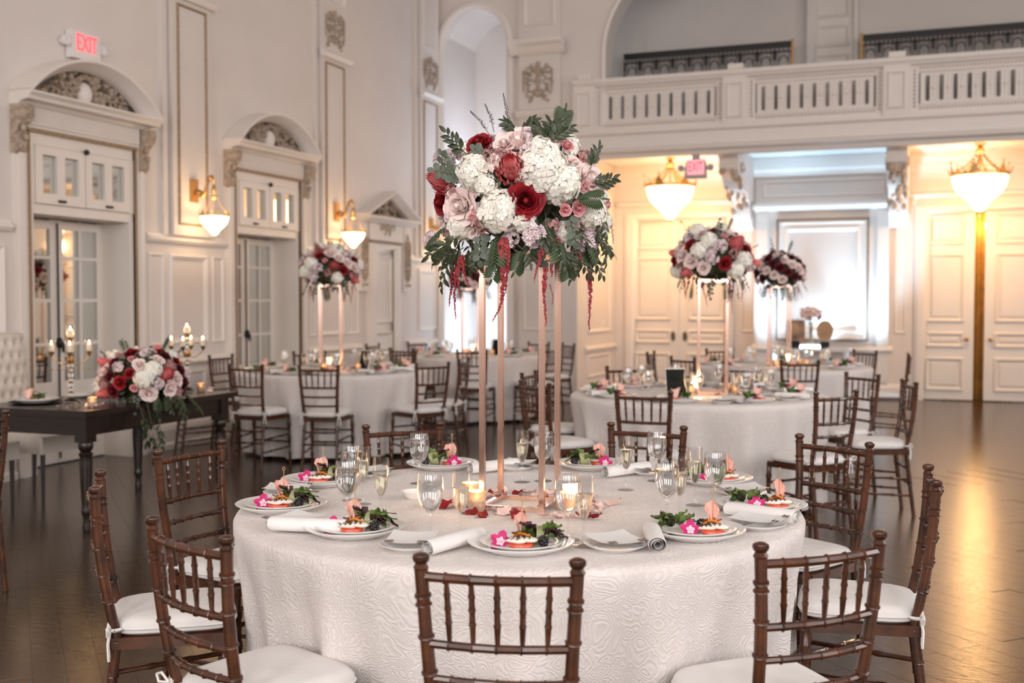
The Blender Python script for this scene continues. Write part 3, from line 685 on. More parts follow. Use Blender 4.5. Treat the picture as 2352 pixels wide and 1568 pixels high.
# upper wall door and wrought-iron railings behind the balustrade
D6 = empty('door_6', (-1.42, 16.95, 3.66)); tag(D6, 'narrow white panelled door behind the balcony balustrade', None, None, 'structure')
P = lambda a, z, d: (a, -d, z)
b = MB(); b.pbox(P, -.34, .34, 0, 2.6, -.06, 0); leaf = ob('door_leaf', b, DOORP, D6)
for z0 in (.2, .62, 1.04, 1.46, 1.88): 
    b = MB(); b.frame(P, -.24, .24, z0, z0+.32, M3); ob('panel_moulding', b, DOORP, leaf)
b = MB(); b.sweep(P, [(-.36, 0), (-.36, 2.65), (.36, 2.65), (.36, 0)][::-1], [(0,0),(0,.06),(.06,.06),(.08,0)][::-1]); ob('casing', b, PAINT, D6)
for z in (1.25, 1.75):
    b = MB(); b.ball(P(-.29, z, .03), .022, 8, 6); ob('knob', b, BRASS, leaf, True)
def railing(x0, x1, label, brass_at):
    Rg = empty('iron_railing', (x0, 16.45, 3.73)); tag(Rg, label, 'railing', 'iron railings on the balcony')
    w = x1-x0; P = lambda a, z, d: (a, -d, z)
    b = MB(); b.pbox(P, 0, w, 1.38, 1.42, -.03, .03); ob('top_rail', b, IRON, Rg)
    b = MB(); b.pbox(P, 0, w, .06, .10, -.02, .02); ob('bottom_rail', b, IRON, Rg)
    n = max(2, round(w/.245)); pit = w/n
    for i in range(n+1):
        b = MB()
        for dx in (-.055, -.018, .018, .055):
            x = min(max(i*pit+dx, .005), w-.005); b.tube([(x, 0, -.07), (x, 0, 1.28)], .0062, 5)
        b.pbox(P, max(0, i*pit-.03), min(w, i*pit+.03), 1.16, 1.3, -.010, .010)
        ob('bar_cluster', b, IRON, Rg)
        if i < n:
            b = MB(); c = (i+.5)*pit
            b.tube([(c+.065*cos(t), 0, 1.12+.10*sin(t)) for t in [pi*q/10 for q in range(11)]], .010, 5)
            for q in range(4):
                xx = i*pit+pit*(q+.5)/4; b.tube([(xx+.026*cos(t), 0, 1.31+.028*sin(t)) for t in [2*pi*k/8 for k in range(9)]], .006, 4)
            b.pbox(P, i*pit, (i+1)*pit, 1.335, 1.38, -.01, .01); b.pbox(P, i*pit, (i+1)*pit, 1.265, 1.285, -.01, .01)
            ob('scroll_band', b, IRON, Rg)
    b = MB(); b.tube([(brass_at*w, -.03, -.07), (brass_at*w, -.03, 1.44)], .02, 8); ob('end_post', b, BRASS if 0 <= brass_at else IRON, Rg)
    return Rg
railing(-4.42, -1.93, 'black wrought-iron railing on the balcony left of the narrow white door', 1)
railing(-.98, 1.6, 'black wrought-iron railing on the balcony right of the narrow white door', 0)

# rest of the room: ceiling, window walls behind and at the right
b = MB(); b.box(XL-.4, 8.6, -6.4, 18.4, 7.6, 7.8); structure('ceiling', b, CEIL, 'high pale ceiling of the ballroom')
def window_wall(name, P, a0, a1, cs, w, z0, z1, th):
    b = MB(); last = a0
    for c in cs:
        b.pbox(P, last, c-w/2, 0, 7.6, -th, 0); b.pbox(P, c-w/2, c+w/2, 0, z0, -th, 0); b.pbox(P, c-w/2, c+w/2, z1, 7.6, -th, 0); last = c+w/2
    b.pbox(P, last, a1, 0, 7.6, -th, 0); return structure(name, b, WALLP)
window_wall('wall_rear', lambda a, z, d: (a, -5.5+d, z), XL-.3, 8.2, (-4.6, -1.2, 2.2, 5.0), 1.7, 1.7, 5.5, .2)
window_wall('wall_right', lambda a, z, d: (8.0-d, a, z), -5.6, 17.2, (-2.5, 1.8, 6.1, 10.4), 1.7, 1.7, 5.5, .2)
# ------------------------------------------------------------------ lamps and signs
def bowl_lamp(parent, R, m, z=0):
    """faceted glass bowl ending in a pointed drop, under a gilt crown with points; rim at height z"""
    b = MB(); pr = [(.0,-1.30),(.08,-1.29),(.19,-1.23),(.29,-1.11),(.36,-.97),(.50,-.84),(.70,-.66),(.88,-.42),(.97,-.16),(1.0,-.0),(1.01,.06),(.97,.10)]
    n = 24
    vs = [(r*R*(1+.02*cos(12*2*pi*i/n))*cos(2*pi*i/n), r*R*(1+.02*cos(12*2*pi*i/n))*sin(2*pi*i/n), z+h*R) for r, h in pr for i in range(n)]
    b.add(vs, [(k*n+i, k*n+(i+1)%n, (k+1)*n+(i+1)%n, (k+1)*n+i) for k in range(len(pr)-1) for i in range(n)])
    ob('glass_bowl', b, m, parent, True)
    b = MB(); b.lathe([(.98*R, z+.02*R), (1.07*R, z+.06*R), (1.07*R, z+.14*R), (.98*R, z+.16*R)], 24, cap=False)
    for i in range(6):
        a = 2*pi*i/6+.3; e = V((cos(a), sin(a), 0)); t = V((-sin(a), cos(a), 0)); up = V((0,0,1))
        for sx, h in ((-.16,.0), (0,.42), (.16,.0)): pass
        c = e*R*1.05+up*(z+.12*R)
        b.add([c-t*.22*R, c+t*.22*R, c+up*.40*R+e*.03*R, c-e*.03*R-t*.1*R, c-e*.03*R+t*.1*R], [(0,1,2), (3,2,4), (0,2,3), (1,4,2), (0,3,4,1)])
        b.ball(c+up*.42*R+e*.03*R, .05*R, 6, 4)
        b.tube([c+up*.02*R-t*.3*R, c+up*.16*R-t*.42*R, c+up*.24*R-t*.5*R], .022*R, 5)
    ob('crown_ring', b, BRASS, parent, True)
    b = MB(); b.lathe([(0, z-1.50*R), (.03*R, z-1.48*R), (.06*R, z-1.40*R), (.03*R, z-1.30*R)], 8); ob('finial', b, BRASS, parent, True)
def chains(parent, R, z, top, n=3):
    for i in range(n):
        a = 2*pi*i/n+.3; b = MB(); p0 = V((R*1.02*cos(a), R*1.02*sin(a), z+.15*R)); p1 = V((R*.12*cos(a), R*.12*sin(a), top))
        k = 9
        for j in range(k):
            p = p0.lerp(p1, (j+.5)/k); p.z -= .12*R*sin(pi*(j+.5)/k); b.ball(p, (.045*R, .045*R, .075*R), 5, 4)
        ob('chain', b, BRASS, parent, True)
def sconce(y, label):
    S = empty('wall_sconce', (XL+.07, y, 2.5)); tag(S, label, 'lamp', 'wall sconces')
    b = MB(); b.box(0, .025, -.055, .055, -.11, .12); b.box(.02, .035, -.04, .04, -.09, .10); ob('back_plate', b, BRASS, S)
    pts = [(q*.62, 0, z) for q, z in ((0,0),(.06,-.01),(.12,-.035),(.18,-.045),(.235,.0),(.27,.07),(.30,.12),(.345,.135),(.385,.11),(.39,.06))]
    b = MB(); b.tube(pts, [.022,.02,.032,.026,.016,.016,.018,.02,.018,.014], 8); b.ball((.075,0,-.02), .036, 8, 6); b.ball((.02,0,0), .03, 8, 6); ob('arm', b, BRASS, S, True)
    L = empty('hanging_bowl', (.243, 0, -.26)); L.parent = S
    b = MB(); b.lathe([(.012,.32),(.018,.29),(.03,.25),(.022,.22),(.03,.19),(.012,.17)], 8); ob('hanger', b, BRASS, L, True)
    bowl_lamp(L, .135, LAMPS); chains(L, .135, 0, .22)
    return S
sconce(9.12, 'brass wall sconce with a glowing bowl between the two arched doors')
sconce(11.90, 'brass wall sconce with a glowing bowl above the far left flowers')
sconce(14.63, 'brass wall sconce nearest the tall arched niche')
def pendant(x, label, y=16.0):
    S = empty('pendant_lamp', (x, y, 3.06)); tag(S, label, 'lamp', 'pendant lamps under the balcony')
    R = .345
    b = MB(); b.lathe([(.0,.46),(.07,.455),(.075,.43),(.03,.40),(.055,.37),(.06,.34),(.02,.31),(.02,.26),(0,.26)], 12); ob('ceiling_canopy', b, BRASS, S, True)
    bowl_lamp(S, R, LAMPG); chains(S, R, 0, .30, 6)
    b = MB(); b.lathe([(0,.42),(.012,.42),(.012,.10),(.05,.08),(.05,.02),(0,.02)], 8); ob('stem', b, BRASS, S, True)
    light('pendant_glow', 'POINT', (x, y, 2.42), 36, (1, .55, .22), shadow_soft_size=.12)
    return S
pendant(-3.60, 'large brass pendant lamp left of the hanging exit sign under the balcony')
pendant(.56, 'large brass pendant lamp above the ajar doors at the right')
pendant(5.0, 'large brass pendant lamp under the balcony, outside the picture to the right')

def text(body, size, m, parent, loc, rot, sx=1.0, extr=.004, off=.0, name='lettering'):
    c = bpy.data.curves.new(name, 'FONT'); c.body = body; c.size = size; c.extrude = extr; c.offset = off; c.align_x = 'CENTER'; c.align_y = 'CENTER'
    c.materials.append(m); t = bpy.data.objects.new('text_source', c); COL.objects.link(t); me = bpy.data.meshes.new_from_object(t); bpy.data.objects.remove(t); me.name = name
    o = bpy.data.objects.new(name, me); COL.objects.link(o); o.parent = parent; o.location = loc; o.rotation_euler = rot; o.scale = (sx, 1, 1); return o
def heads(parent, w, m, dirv):
    for s in (-1, 1):
        b = MB(); M = Matrix.Translation((s*w, 0, .015))
        b.lathe([(.0,-.04),(.03,-.035),(.042,.0),(.046,.03),(.040,.036),(0,.03)], 10, M @ Matrix.Rotation(pi/2, 4, 'X')); b.tube([(s*(w-.05),0,.0), (s*w,0,.01)], .012, 6)
        ob('lamp_head', b, m, parent, True)
E1 = empty('exit_sign', (XL+.04, 7.665, 3.595), RAD(90)); tag(E1, 'white exit sign with red letters and twin lamp heads above the nearest arched door', 'sign')
b = MB(); b.box(-.17, .17, -.04, .03, -.115, .115); ob('housing', b, WHITEP, E1)
text('EXIT', .205, EXITRED, E1, (0, -.046, .015), (pi/2, 0, 0), .60)
heads(E1, .215, WHITEP, 1)
E2 = empty('exit_sign', (-3.02, 15.0, 3.205)); tag(E2, 'grey exit sign with pink lit face hanging from the balcony edge', 'sign')
b = MB(); pr = [(-.145,-.13),(.145,-.13),(.145,.04),(.12,.13),(-.12,.13),(-.145,.04)]
b.prism(pr, lambda a, z, d: (a, -d, z), -.03, .03); ob('housing', b, GREYP, E2)
b = MB(); b.box(-.115, .115, -.036, -.03, -.075, .12); ob('lit_face', b, EXITPINK, E2)
text('EXIT', .185, EXITDK, E2, (0, -.038, .022), (pi/2, 0, 0), .52, .001, .0)
b = MB(); b.box(-.05, .05, -.02, .02, .13, .20); ob('mount', b, GREYP, E2)
heads(E2, .20, GREYP, 1)

# ------------------------------------------------------------------ chiavari chairs
def bamboo(p0, p1, r, rings, n=8, r1=None, swell=None):
    """turned bamboo rod from p0 to p1 with double rings at the fractions given"""
    p0, p1 = V(p0), V(p1); L = (p1-p0).length; r1 = r1 or r; pr = [(0, 0)]
    keys = [(0, r)]
    for t in rings:
        rr = r+(r1-r)*t; w = min(.007/L, .03)
        keys += [(t-2.4*w, rr*.97), (t-1.7*w, rr*1.22), (t-.8*w, rr*1.16), (t, rr*1.28), (t+.8*w, rr*1.16), (t+1.7*w, rr*1.22), (t+2.4*w, rr*.97)]
    keys += [(1, r1)]
    keys = sorted(k for k in keys if 0 <= k[0] <= 1)
    q = (p1-p0).to_track_quat('Z', 'Y').to_matrix().to_4x4(); M = Matrix.Translation(p0) @ q
    return MB().lathe([(rr, t*L) for t, rr in keys], n, M)
def backpos(s, z):
    """centre line of a rear post: s=-1/1, height z"""
    if z >= .44: t = (z-.44)/.445; return V((s*(.140+.0275*t), .055-.055*t-.012*sin(pi*t), z))
    t = z/.44; return V((s*(.150-.010*t), .0+.055*t, z))
def make_chair():
    C = empty('chiavari_chair'); tag(C, 'chair', 'chair')
    for s in (-1, 1):
        b = MB(); zs = [.0, .10, .22, .34, .44, .56, .64, .72, .79, .865]
        for i, (z0, z1) in enumerate(zip(zs, zs[1:])):
            b.join(bamboo(backpos(s, z0), backpos(s, z1), .0150 if z0 > .1 else .0135, [.96 if i < 8 else .2], 10))
        p = backpos(s, .865); b.lathe([(.0155,-.004),(.017,.0),(.0145,.005),(.0125,.009),(.017,.014),(.019,.020),(.0175,.027),(.010,.031),(0,.032)], 10, Matrix.Translation(p))
        ob('rear_post', b, WOOD, C, True)
        b = MB(); b.join(bamboo((s*.185, .385, .0), (s*.178, .372, .44), .0125, [.22, .55, .80], 10, .016)); ob('leg', b, WOOD, C, True)
    def rail(z, r, rings, name, nseg=5):
        a, c = backpos(-1, z), backpos(1, z); b = MB(); bow = -.022
        pts = [a.lerp(c, i/nseg)+V((0, bow*sin(pi*i/nseg), 0)) for i in range(nseg+1)]
        for i in range(nseg): b.join(bamboo(pts[i], pts[i+1], r, [.97] if i < nseg-1 else [], 8))
        return ob(name, b, WOOD, C, True)
    rail(.846, .0110, 5, 'top_rail', 6); rail(.700, .0100, 5, 'middle_rail', 6); rail(.622, .0092, 5, 'lower_rail', 6); rail(.545, .0092, 5, 'lower_rail', 6)
    for i in range(5):
        t = (i+1)/6; a = backpos(-1, .700).lerp(backpos(1, .700), t)+V((0, -.022*sin(pi*t), 0)); c = backpos(-1, .846).lerp(backpos(1, .846), t)+V((0, -.022*sin(pi*t), 0))
        b = MB(); L = (c-a).length; M = Matrix.Translation(a) @ (c-a).to_track_quat('Z', 'Y').to_matrix().to_4x4()
        b.lathe([(.0045,0),(.0060,.02),(.0072,.045),(.0088,.050),(.0070,.056),(.0068,.075),(.0088,.082),(.0070,.088),(.0068,.105),(.0085,.111),(.0068,.117),(.0055,L-.012),(.0045,L)], 7, M)
        ob('spindle', b, WOOD, C, True)
    b = MB(); pts = [backpos(-1,.43)+V((0,0,0)), (-.178,.372,.43), (.178,.372,.43), backpos(1,.43)]
    outer = [(-.155,.035),(-.195,.36),(-.17,.395),(.17,.395),(.195,.36),(.155,.035)]
    k = len(outer); b.add([(x,y,.412) for x,y in outer]+[(x,y,.446) for x,y in outer], [tuple(range(k-1,-1,-1)), tuple(range(k,2*k))]+[(i,(i+1)%k,k+(i+1)%k,k+i) for i in range(k)]); ob('seat_frame', b, WOOD, C)
    def stretch(p0, p1): ob('stretcher', bamboo(p0, p1, .0085, [.33, .66], 7), WOOD, C, True)
    for z in (.16, .27):
        for s in (-1, 1): stretch(backpos(s, z-.02), (s*.183, .382, z))
    stretch((-.183,.382,.31), (.183,.382,.31)); stretch((-.183,.382,.20), (.183,.382,.20)); stretch(backpos(-1,.22), backpos(1,.22)); stretch(backpos(-1,.32), backpos(1,.32))
    # cushion with piping and tie ribbons
    def cs(u, v):
        a = 2*pi*u; e = .42; cx = abs(cos(a))**e*(1 if cos(a) >= 0 else -1); sy = abs(sin(a))**e*(1 if sin(a) >= 0 else -1)
        lv = [(.0,.446),(.90,.446),(.985,.455),(1.0,.468),(.985,.482),(.93,.494),(.80,.501),(.5,.504),(.0,.505)]
        k, z = lv[round(v*8)]; w = .188-.030*(.5-.5*sy); 
        return (cx*w*k, .218+sy*.182*k, z+.0015*sin(9*a)*(1-k)*k)
    b = MB(); b.grid(cs, 28, 9, True); cu = ob('seat_cushion', b, CUSHION, C, True)
    b = MB(); b.tube([V(cs(i/28, 3/8)) for i in range(29)], .0032, 5, False); ob('piping', b, CUSHION, cu, True)
    for s in (-1, 1):
        b = MB(); o = backpos(s, .47)
        b.tube([o+V((.021*cos(t), .021*sin(t), 0)) for t in [2*pi*i/10 for i in range(11)]], .006, 4, False)
        for k in (-1, 1):
            b.tube([o+V((s*.018, -.012, 0)), o+V((s*.026+k*.020, -.016, .020)), o+V((s*.030+k*.038, -.018, .012)), o+V((s*.028+k*.030, -.018, -.006)), o+V((s*.018, -.012, 0))], .0042, 4)
            b.tube([o+V((s*.018, -.012, 0)), o+V((s*.022+k*.010, -.018, -.035)), o+V((s*.020+k*.014, -.016, -.085))], .0042, 4)
        ob('ribbon_tie', b, RIBBON, cu, True)
    return C
CH = Proto(make_chair())
T1, T2, T3, T4, T5 = (-1.26, 3.39), (-1.56, 7.86), (-5.36, 9.31), (-1.45, 11.54), (-5.28, 12.54)
def seat(x, y, deg, label, group):
    return CH.put((x, y, 0), RAD(deg), label, group=group)
G1 = 'chairs around the large near table'
seat(-.845, 2.150, 12.5, 'mahogany chiavari chair in the middle foreground, its back turned to the camera', G1)
seat(-1.651, 2.180, -22.6, 'mahogany chiavari chair at the front left of the near table, seat cushion lit', G1)
seat(-2.353, 2.676, -51.5, 'mahogany chiavari chair seen side-on at the far left of the near table, bow on post', G1)
seat(-2.580, 3.429, -96.6, 'mahogany chiavari chair behind the side-on one at the left of the near table', G1)
seat(-2.158, 4.355, -138.9, 'mahogany chiavari chair behind the near table, left of the copper stand', G1)
seat(-1.154, 4.700, 174.1, 'mahogany chiavari chair behind the near table, right of the copper stand', G1)
seat(-.355, 4.479, 146.7, 'mahogany chiavari chair at the back right of the near table', G1)
seat(.005, 3.70, 93.8, 'mahogany chiavari chair seen side-on at the right of the near table beside the golden floor', G1)
seat(-.229, 2.590, 44.0, 'mahogany chiavari chair at the front right of the near table', G1)
def ring(T, rows, where, group):
    for deg, rad, tw, lab in rows:
        a = RAD(deg); x, y = T[0]+rad*cos(a), T[1]+rad*sin(a)
        seat(x, y, deg+90+tw, 'dark chair '+lab+' '+where, group)
ring(T2, [(-92,1.40,0,'back to the camera, front left of'), (-45,1.46,6,'at the front right of'), (2,1.42,14,'turned side-on at the right end of'), (34,1.30,12,'at the back right of'),
          (86,1.30,-20,'behind the copper stand of'), (128,1.29,-5,'behind goblets at the back left of'), (-134,1.30,8,'seen from the side at the left of'), (178,1.30,4,'half hidden at the far left of')],
     'the middle right table', 'chairs around the middle right table')
ring(T3, [(-93,1.34,2,'second from left, before'), (-65,1.36,-12,'back to the camera, squarely before'), (180,1.27,-6,'at the left of'), (-131,1.46,-1,'edge-on beside the candelabra, left of'),
          (-23,1.42,-9,'with bows, front right of'), (8,1.30,0,'facing left at the right of'), (131,1.27,-2,'behind the flutes at the back left of'), (86,1.33,-8,'at the back right of')],
     'the middle left table', 'chairs around the middle left table')
ring(T4, [(-75,1.29,4,'back to the camera, in front of'), (-128,1.28,2,'at the front left of'), (-179,1.34,0,'turned side-on at the left of'), (128,1.29,-1,'behind the glasses at the back left of'),
          (55,1.34,-8,'at the back right of'), (18,1.29,-16,'edge-on with ribbon, right of')],
     'the far right table', 'chairs around the far right table')
ring(T5, [(-67,1.31,-12,'in front of'), (-106,1.27,3,'at the front left of'), (-172,1.28,-8,'at the left end of'), (146,1.27,1,'at the back left of'), (69,1.27,3,'at the back right of'), (42,1.30,2,'turned away at the right of'), (-24,1.30,0,'at the front right of')],
     'the far left table by the niche', 'chairs around the far left table')
edge = seat(-4.30, 4.04, 70, 'mahogany chiavari chair cut off by the left edge of the picture', None)
for o in list(edge.children_recursive):
    if o.name.startswith('ribbon_tie'): bpy.data.objects.remove(o) 

# ------------------------------------------------------------------ tables under lace cloths
def cloth_mesh(seed, R=.905):
    r = random.Random(seed); ph = [r.uniform(0, 6.28) for _ in range(4)]; n = 216; rows = []
    prof = [(0,.765),(.35,.765),(.62,.765),(.80,.765),(.86,.7648),(.89,.763),(.903,.757),(.909,.746),(.909,.72),(.900,.66),(.880,.56),(.862,.44),(.850,.30),(.843,.16),(.838,.035)]
    b = MB(); vs = []
    for rr, z in prof:
        t = max(0, (.74-z)/.7)
        for i in range(n):
            a = 2*pi*i/n
            w = .75*(1-2*abs(sin(9*a+ph[0]+.7*sin(3*a+ph[1]))))+.40*sin(13*a+ph[2])+.2*sin(31*a+ph[3])
            q = rr+min(1, t*1.8)*.052*w*(.6+.5*t)
            vs.append((q*cos(a), q*sin(a), z))
    b.add(vs[n-1:n]+vs[n:], [])
    k = len(prof)-1
    b.f = [(0, 1+i, 1+(i+1)%n) for i in range(n)]+[(1+j*n+i, 1+(j+1)*n+i, 1+(j+1)*n+(i+1)%n, 1+j*n+(i+1)%n) for j in range(k-1) for i in range(n)]
    b.v[0] = (0, 0, .765); return b
tb = MB(); tb.lathe([(.0,.735),(.895,.735),(.895,.758),(0,.758)], 40)
def round_table(T, lab, seed):
    t = empty('round_table', (*T, 0)); tag(t, 'round folding table hidden under the lace cloth of '+lab, 'table', 'round tables')
    if not hasattr(round_table, 'me'):
        round_table.me = tb.mesh('table_top', WOODDK, True); lb = MB(); lb.tube([(0,0,0),(0,0,.735)], .02, 8); round_table.leg = lb.mesh('leg', DKMETAL, True)
    link('table_top', round_table.me, t)
    for q in range(4): link('leg', round_table.leg, t, loc=(.6*cos(q*pi/2+.7), .6*sin(q*pi/2+.7), 0))
    c = ob('tablecloth', cloth_mesh(seed), LACE, None, True, loc=(*T, 0))
    tag(c, 'ivory embroidered lace tablecloth draped over '+lab, 'tablecloth', 'lace tablecloths')
round_table(T1, 'the large table in the foreground', 1)
round_table(T2, 'the middle right table', 2)
round_table(T3, 'the middle left table', 3)
round_table(T4, 'the far right table', 4)
round_table(T5, 'the far left table by the niche', 5)
# ------------------------------------------------------------------ tableware
TZ = .765
def lathe_thing(name, prof, m, n=28, parent=None):
    b = MB(); b.lathe(prof, n, cap=False); return ob(name, b, m, parent, True)
def proto_mesh(name, prof, m, cat, n=32):
    o = lathe_thing(name, prof, m, n); tag(o, name, cat); return Proto(o)
PLATE = proto_mesh('dinner_plate', [(0,.006),(.085,.006),(.088,.002),(.082,0),(.088,0),(.094,.004),(.120,.014),(.142,.024),(.1435,.0265),(.1415,.0275),(.132,.0245),(.128,.0252),(.110,.017),(.095,.010),(.080,.0085),(0,.0085)], PORC, 'plate', 40)
SALADP = proto_mesh('salad_plate', [(0,.004),(.060,.004),(.066,.000),(.072,.003),(.095,.011),(.112,.0175),(.1135,.0195),(.1115,.0205),(.104,.0185),(.101,.019),(.086,.0125),(.072,.0075),(.06,.0065),(0,.0065)], PORC, 'plate', 40)
SIDEP = proto_mesh('side_plate', [(0,.004),(.045,.004),(.050,0),(.056,.003),(.070,.010),(.082,.0155),(.083,.017),(.0815,.018),(.074,.0155),(.058,.008),(.045,.006),(0,.006)], PORC, 'plate', 32)
def goblet():
    g = empty('water_goblet'); tag(g, 'goblet', 'glass')
    lathe_thing('bowl', [(0,.074),(.010,.076),(.022,.085),(.031,.103),(.0365,.128),(.0370,.150),(.0345,.172),(.0325,.184),(.0316,.1842),(.0335,.171),(.0358,.150),(.0353,.128),(.030,.105),(.021,.088),(.009,.079),(0,.078)], GLASS, 28, g)
    lathe_thing('stem', [(0,.076),(.008,.074),(.0052,.062),(.0042,.04),(.0048,.02),(.009,.008),(.024,.0035),(.0345,.002),(.035,.0008),(.034,0),(0,0)], STEMG, 24, g)
    lathe_thing('water', [(0,.080),(.009,.081),(.0205,.0895),(.0293,.106),(.0344,.128),(.0351,.150),(.0340,.163),(0,.163)], WATER, 24, g)
    b = MB(); r = random.Random(3)
    for q in range(7):
        M = Matrix.Translation((r.uniform(-.017,.017), r.uniform(-.017,.017), .150+r.uniform(-.006,.014))) @ Matrix.Rotation(r.uniform(0,3), 4, (r.random(), r.random(), r.random()+.1))
        s = .0085; b.box(-s,s,-s,s,-s*.7,s*.7, M)
    tag(ob('ice', b, ICE, g), kind='stuff')
    return g
def flute():
    g = empty('champagne_flute'); tag(g, 'flute', 'glass')
    lathe_thing('bowl', [(0,.068),(.006,.070),(.013,.082),(.0195,.105),(.0235,.135),(.0242,.160),(.0235,.190),(.0227,.1903),(.0233,.160),(.0226,.135),(.0186,.106),(.012,.084),(.005,.074),(0,.073)], GLASS, 24, g)
    lathe_thing('stem', [(0,.070),(.006,.068),(.0045,.055),(.0036,.035),(.0042,.016),(.008,.007),(.022,.0032),(.0305,.002),(.031,.0008),(.030,0),(0,0)], STEMG, 20, g)
    lathe_thing('champagne', [(0,.0745),(.005,.0755),(.0117,.0855),(.0181,.107),(.0220,.135),(.0223,.143),(0,.143)], CHAMP, 20, g)
    return g
GOB, FLU = Proto(goblet()), Proto(flute())
def napkin():
    b = MB(); n = 18
    def spiral(rr0, w, z):
        pass
    vs = []; m = 40; L = .115
    for y in (-L, -L*.9, 0, L*.9, L):
        k = .93 if abs(y) > L*.95 else 1
        for i in range(m):
            t = i/(m-1); a = 2*pi*2.6*t; rr = (.007+.017*t)*k; vs.append((rr*cos(a)*1.12, y+.004*sin(a*1.3), .0245+rr*sin(a)))
    b.add(vs, [(j*m+i, j*m+i+1, (j+1)*m+i+1, (j+1)*m+i) for j in range(4) for i in range(m-1)])
    o = ob('rolled_napkin', b, LINEN, None, True); tag(o, 'napkin', 'napkin'); return Proto(o)
NAP = napkin()
def sideset():
    c = MB(); c.grid(lambda u, v: ((u-.5)*.125, (v-.5)*.150, .0025+.010*(2*(u-.5))**2*.5+.006*(2*(v-.5))**2), 7, 7)
    o = ob('menu_card', c, CARD, None, True); tag(o, 'card', 'card')
    for sx in (-1, 1):
        b = MB()
        for q in (0, 1): b.box(sx*(.062-.018)-.012, sx*(.062-.018)+.012, -.0755-.0005, -.070, .0135+.001*q, .0145+.001*q, Matrix.Translation((0, .010*q, -.001)))
        ob('printed_corner', b, CARDBACK, o)
    return Proto(o)
MENU = sideset()
def knife():
    o = empty('butter_knife'); tag(o, 'knife', 'knife')
    b = MB(); b.tube([(0,-.10,.004),(0,-.04,.005),(0,.0,.004)], [.005,.006,.004], 6); ob('handle', b, STEEL, o, True)
    b = MB(); b.prism([(-.007,0),(.007,0),(.009,.05),(.004,.09),(-.006,.085)], lambda a, z, d: (a, z, .003+d), 0, .002); ob('blade', b, STEEL, o); return Proto(o)
KNIFE = knife()

# leaves and petals used for salads and flowers
def leaf(L, W, fold=.25, curl=.25, n=6, wave=0.0, tip=1.0, seed=0):
    """pointed leaf lying along +Y in the XY plane, midrib folded, tip curling down"""
    b = MB(); r = random.Random(seed); vs = []
    for i in range(n+1):
        t = i/n; w = W*(sin(pi*min(1, t**.8*1.0))**.85 if tip == 1 else sqrt(max(0, 1-(2*t-1)**2)))*(1 if 0 < i < n else .02)
        y = L*t; z = -curl*L*t*t
        for s in (-1, -.5, 0, .5, 1):
            vs.append((s*w, y, z+abs(s)*w*fold+wave*W*sin(9*t+s*3)*abs(s)))
    return b.add(vs, [(i*5+j, i*5+j+1, (i+1)*5+j+1, (i+1)*5+j) for i in range(n) for j in range(4)])
def RM(loc, d, roll=0, s=1):
    """matrix that puts local +Z on direction d"""
    q = V(d).to_track_quat('Z', 'Y') @ Quaternion((0,0,1), roll)
    return Matrix.Translation(loc) @ q.to_matrix().to_4x4() @ Matrix.Scale(s, 4)
def LM(loc, d, up=(0,0,1), s=1):
    """matrix that puts local +Y (a leaf's length) on direction d"""
    y = V(d).normalized(); u = V(up); x = y.cross(u)
    if x.length < 1e-4: x = y.cross(V((1,0,0)))
    x.normalize(); z = x.cross(y)
    return Matrix.Translation(loc) @ Matrix((x, y, z)).transposed().to_4x4() @ Matrix.Scale(s, 4)

# ---- salad pieces
def greens(seed, wrap=True):
    r = random.Random(seed); o = empty('salad_bundle'); tag(o, 'salad', 'salad')
    if wrap:
        b = MB(); b.grid(lambda u, v: ((v-.5)*.034+.003*sin(6.28*u), .021*cos(2*pi*u+.5)*(1+.05*sin(5*u)), .021+.021*sin(2*pi*u+.5)), 22, 4); ob('cucumber_wrap', b, CUKE, o, True)
    for q in range(20):
        s = -1 if q % 3 == 0 else 1; L = r.uniform(.035, .058); 
        b = leaf(L, r.uniform(.010, .018), .5, r.uniform(-.2, .7), 6, .45, 1, q)
        d = V((s*r.uniform(.5, 1), r.uniform(-.8, .8), r.uniform(.05, .75)))
        ob('lettuce_leaf', b, LETTD if q % 4 == 1 else LETT, o, True, mtx=LM((s*.006, r.uniform(-.010, .010), r.uniform(.012, .026)), d))
    return Proto(o)
GREENS = [greens(5), greens(11, False)]
def orchid():
    o = empty('orchid_bloom'); tag(o, 'orchid', 'flower')
    for q in range(5):
        a = 2*pi*q/5+.3; b = leaf(.030, .0125 if q % 2 else .010, .15, .2, 6, 0, 0); p = ob('petal', b, ORCHID, o, True, mtx=LM((.002*cos(a), .002*sin(a), .002), (cos(a), sin(a), .35)))
    b = MB(); 
    for q in range(5):
        a = 2*pi*q/5+.3; e = leaf(.013, .005, .2, .1, 4, 0, 0); b.join(e, LM((.001*cos(a), .001*sin(a), .004), (cos(a), sin(a), .40)))
    b.ball((0,0,.006), (.005,.004,.005), 8, 6); ob('throat', b, ORCHW, o, True); return Proto(o)
ORCH = orchid()
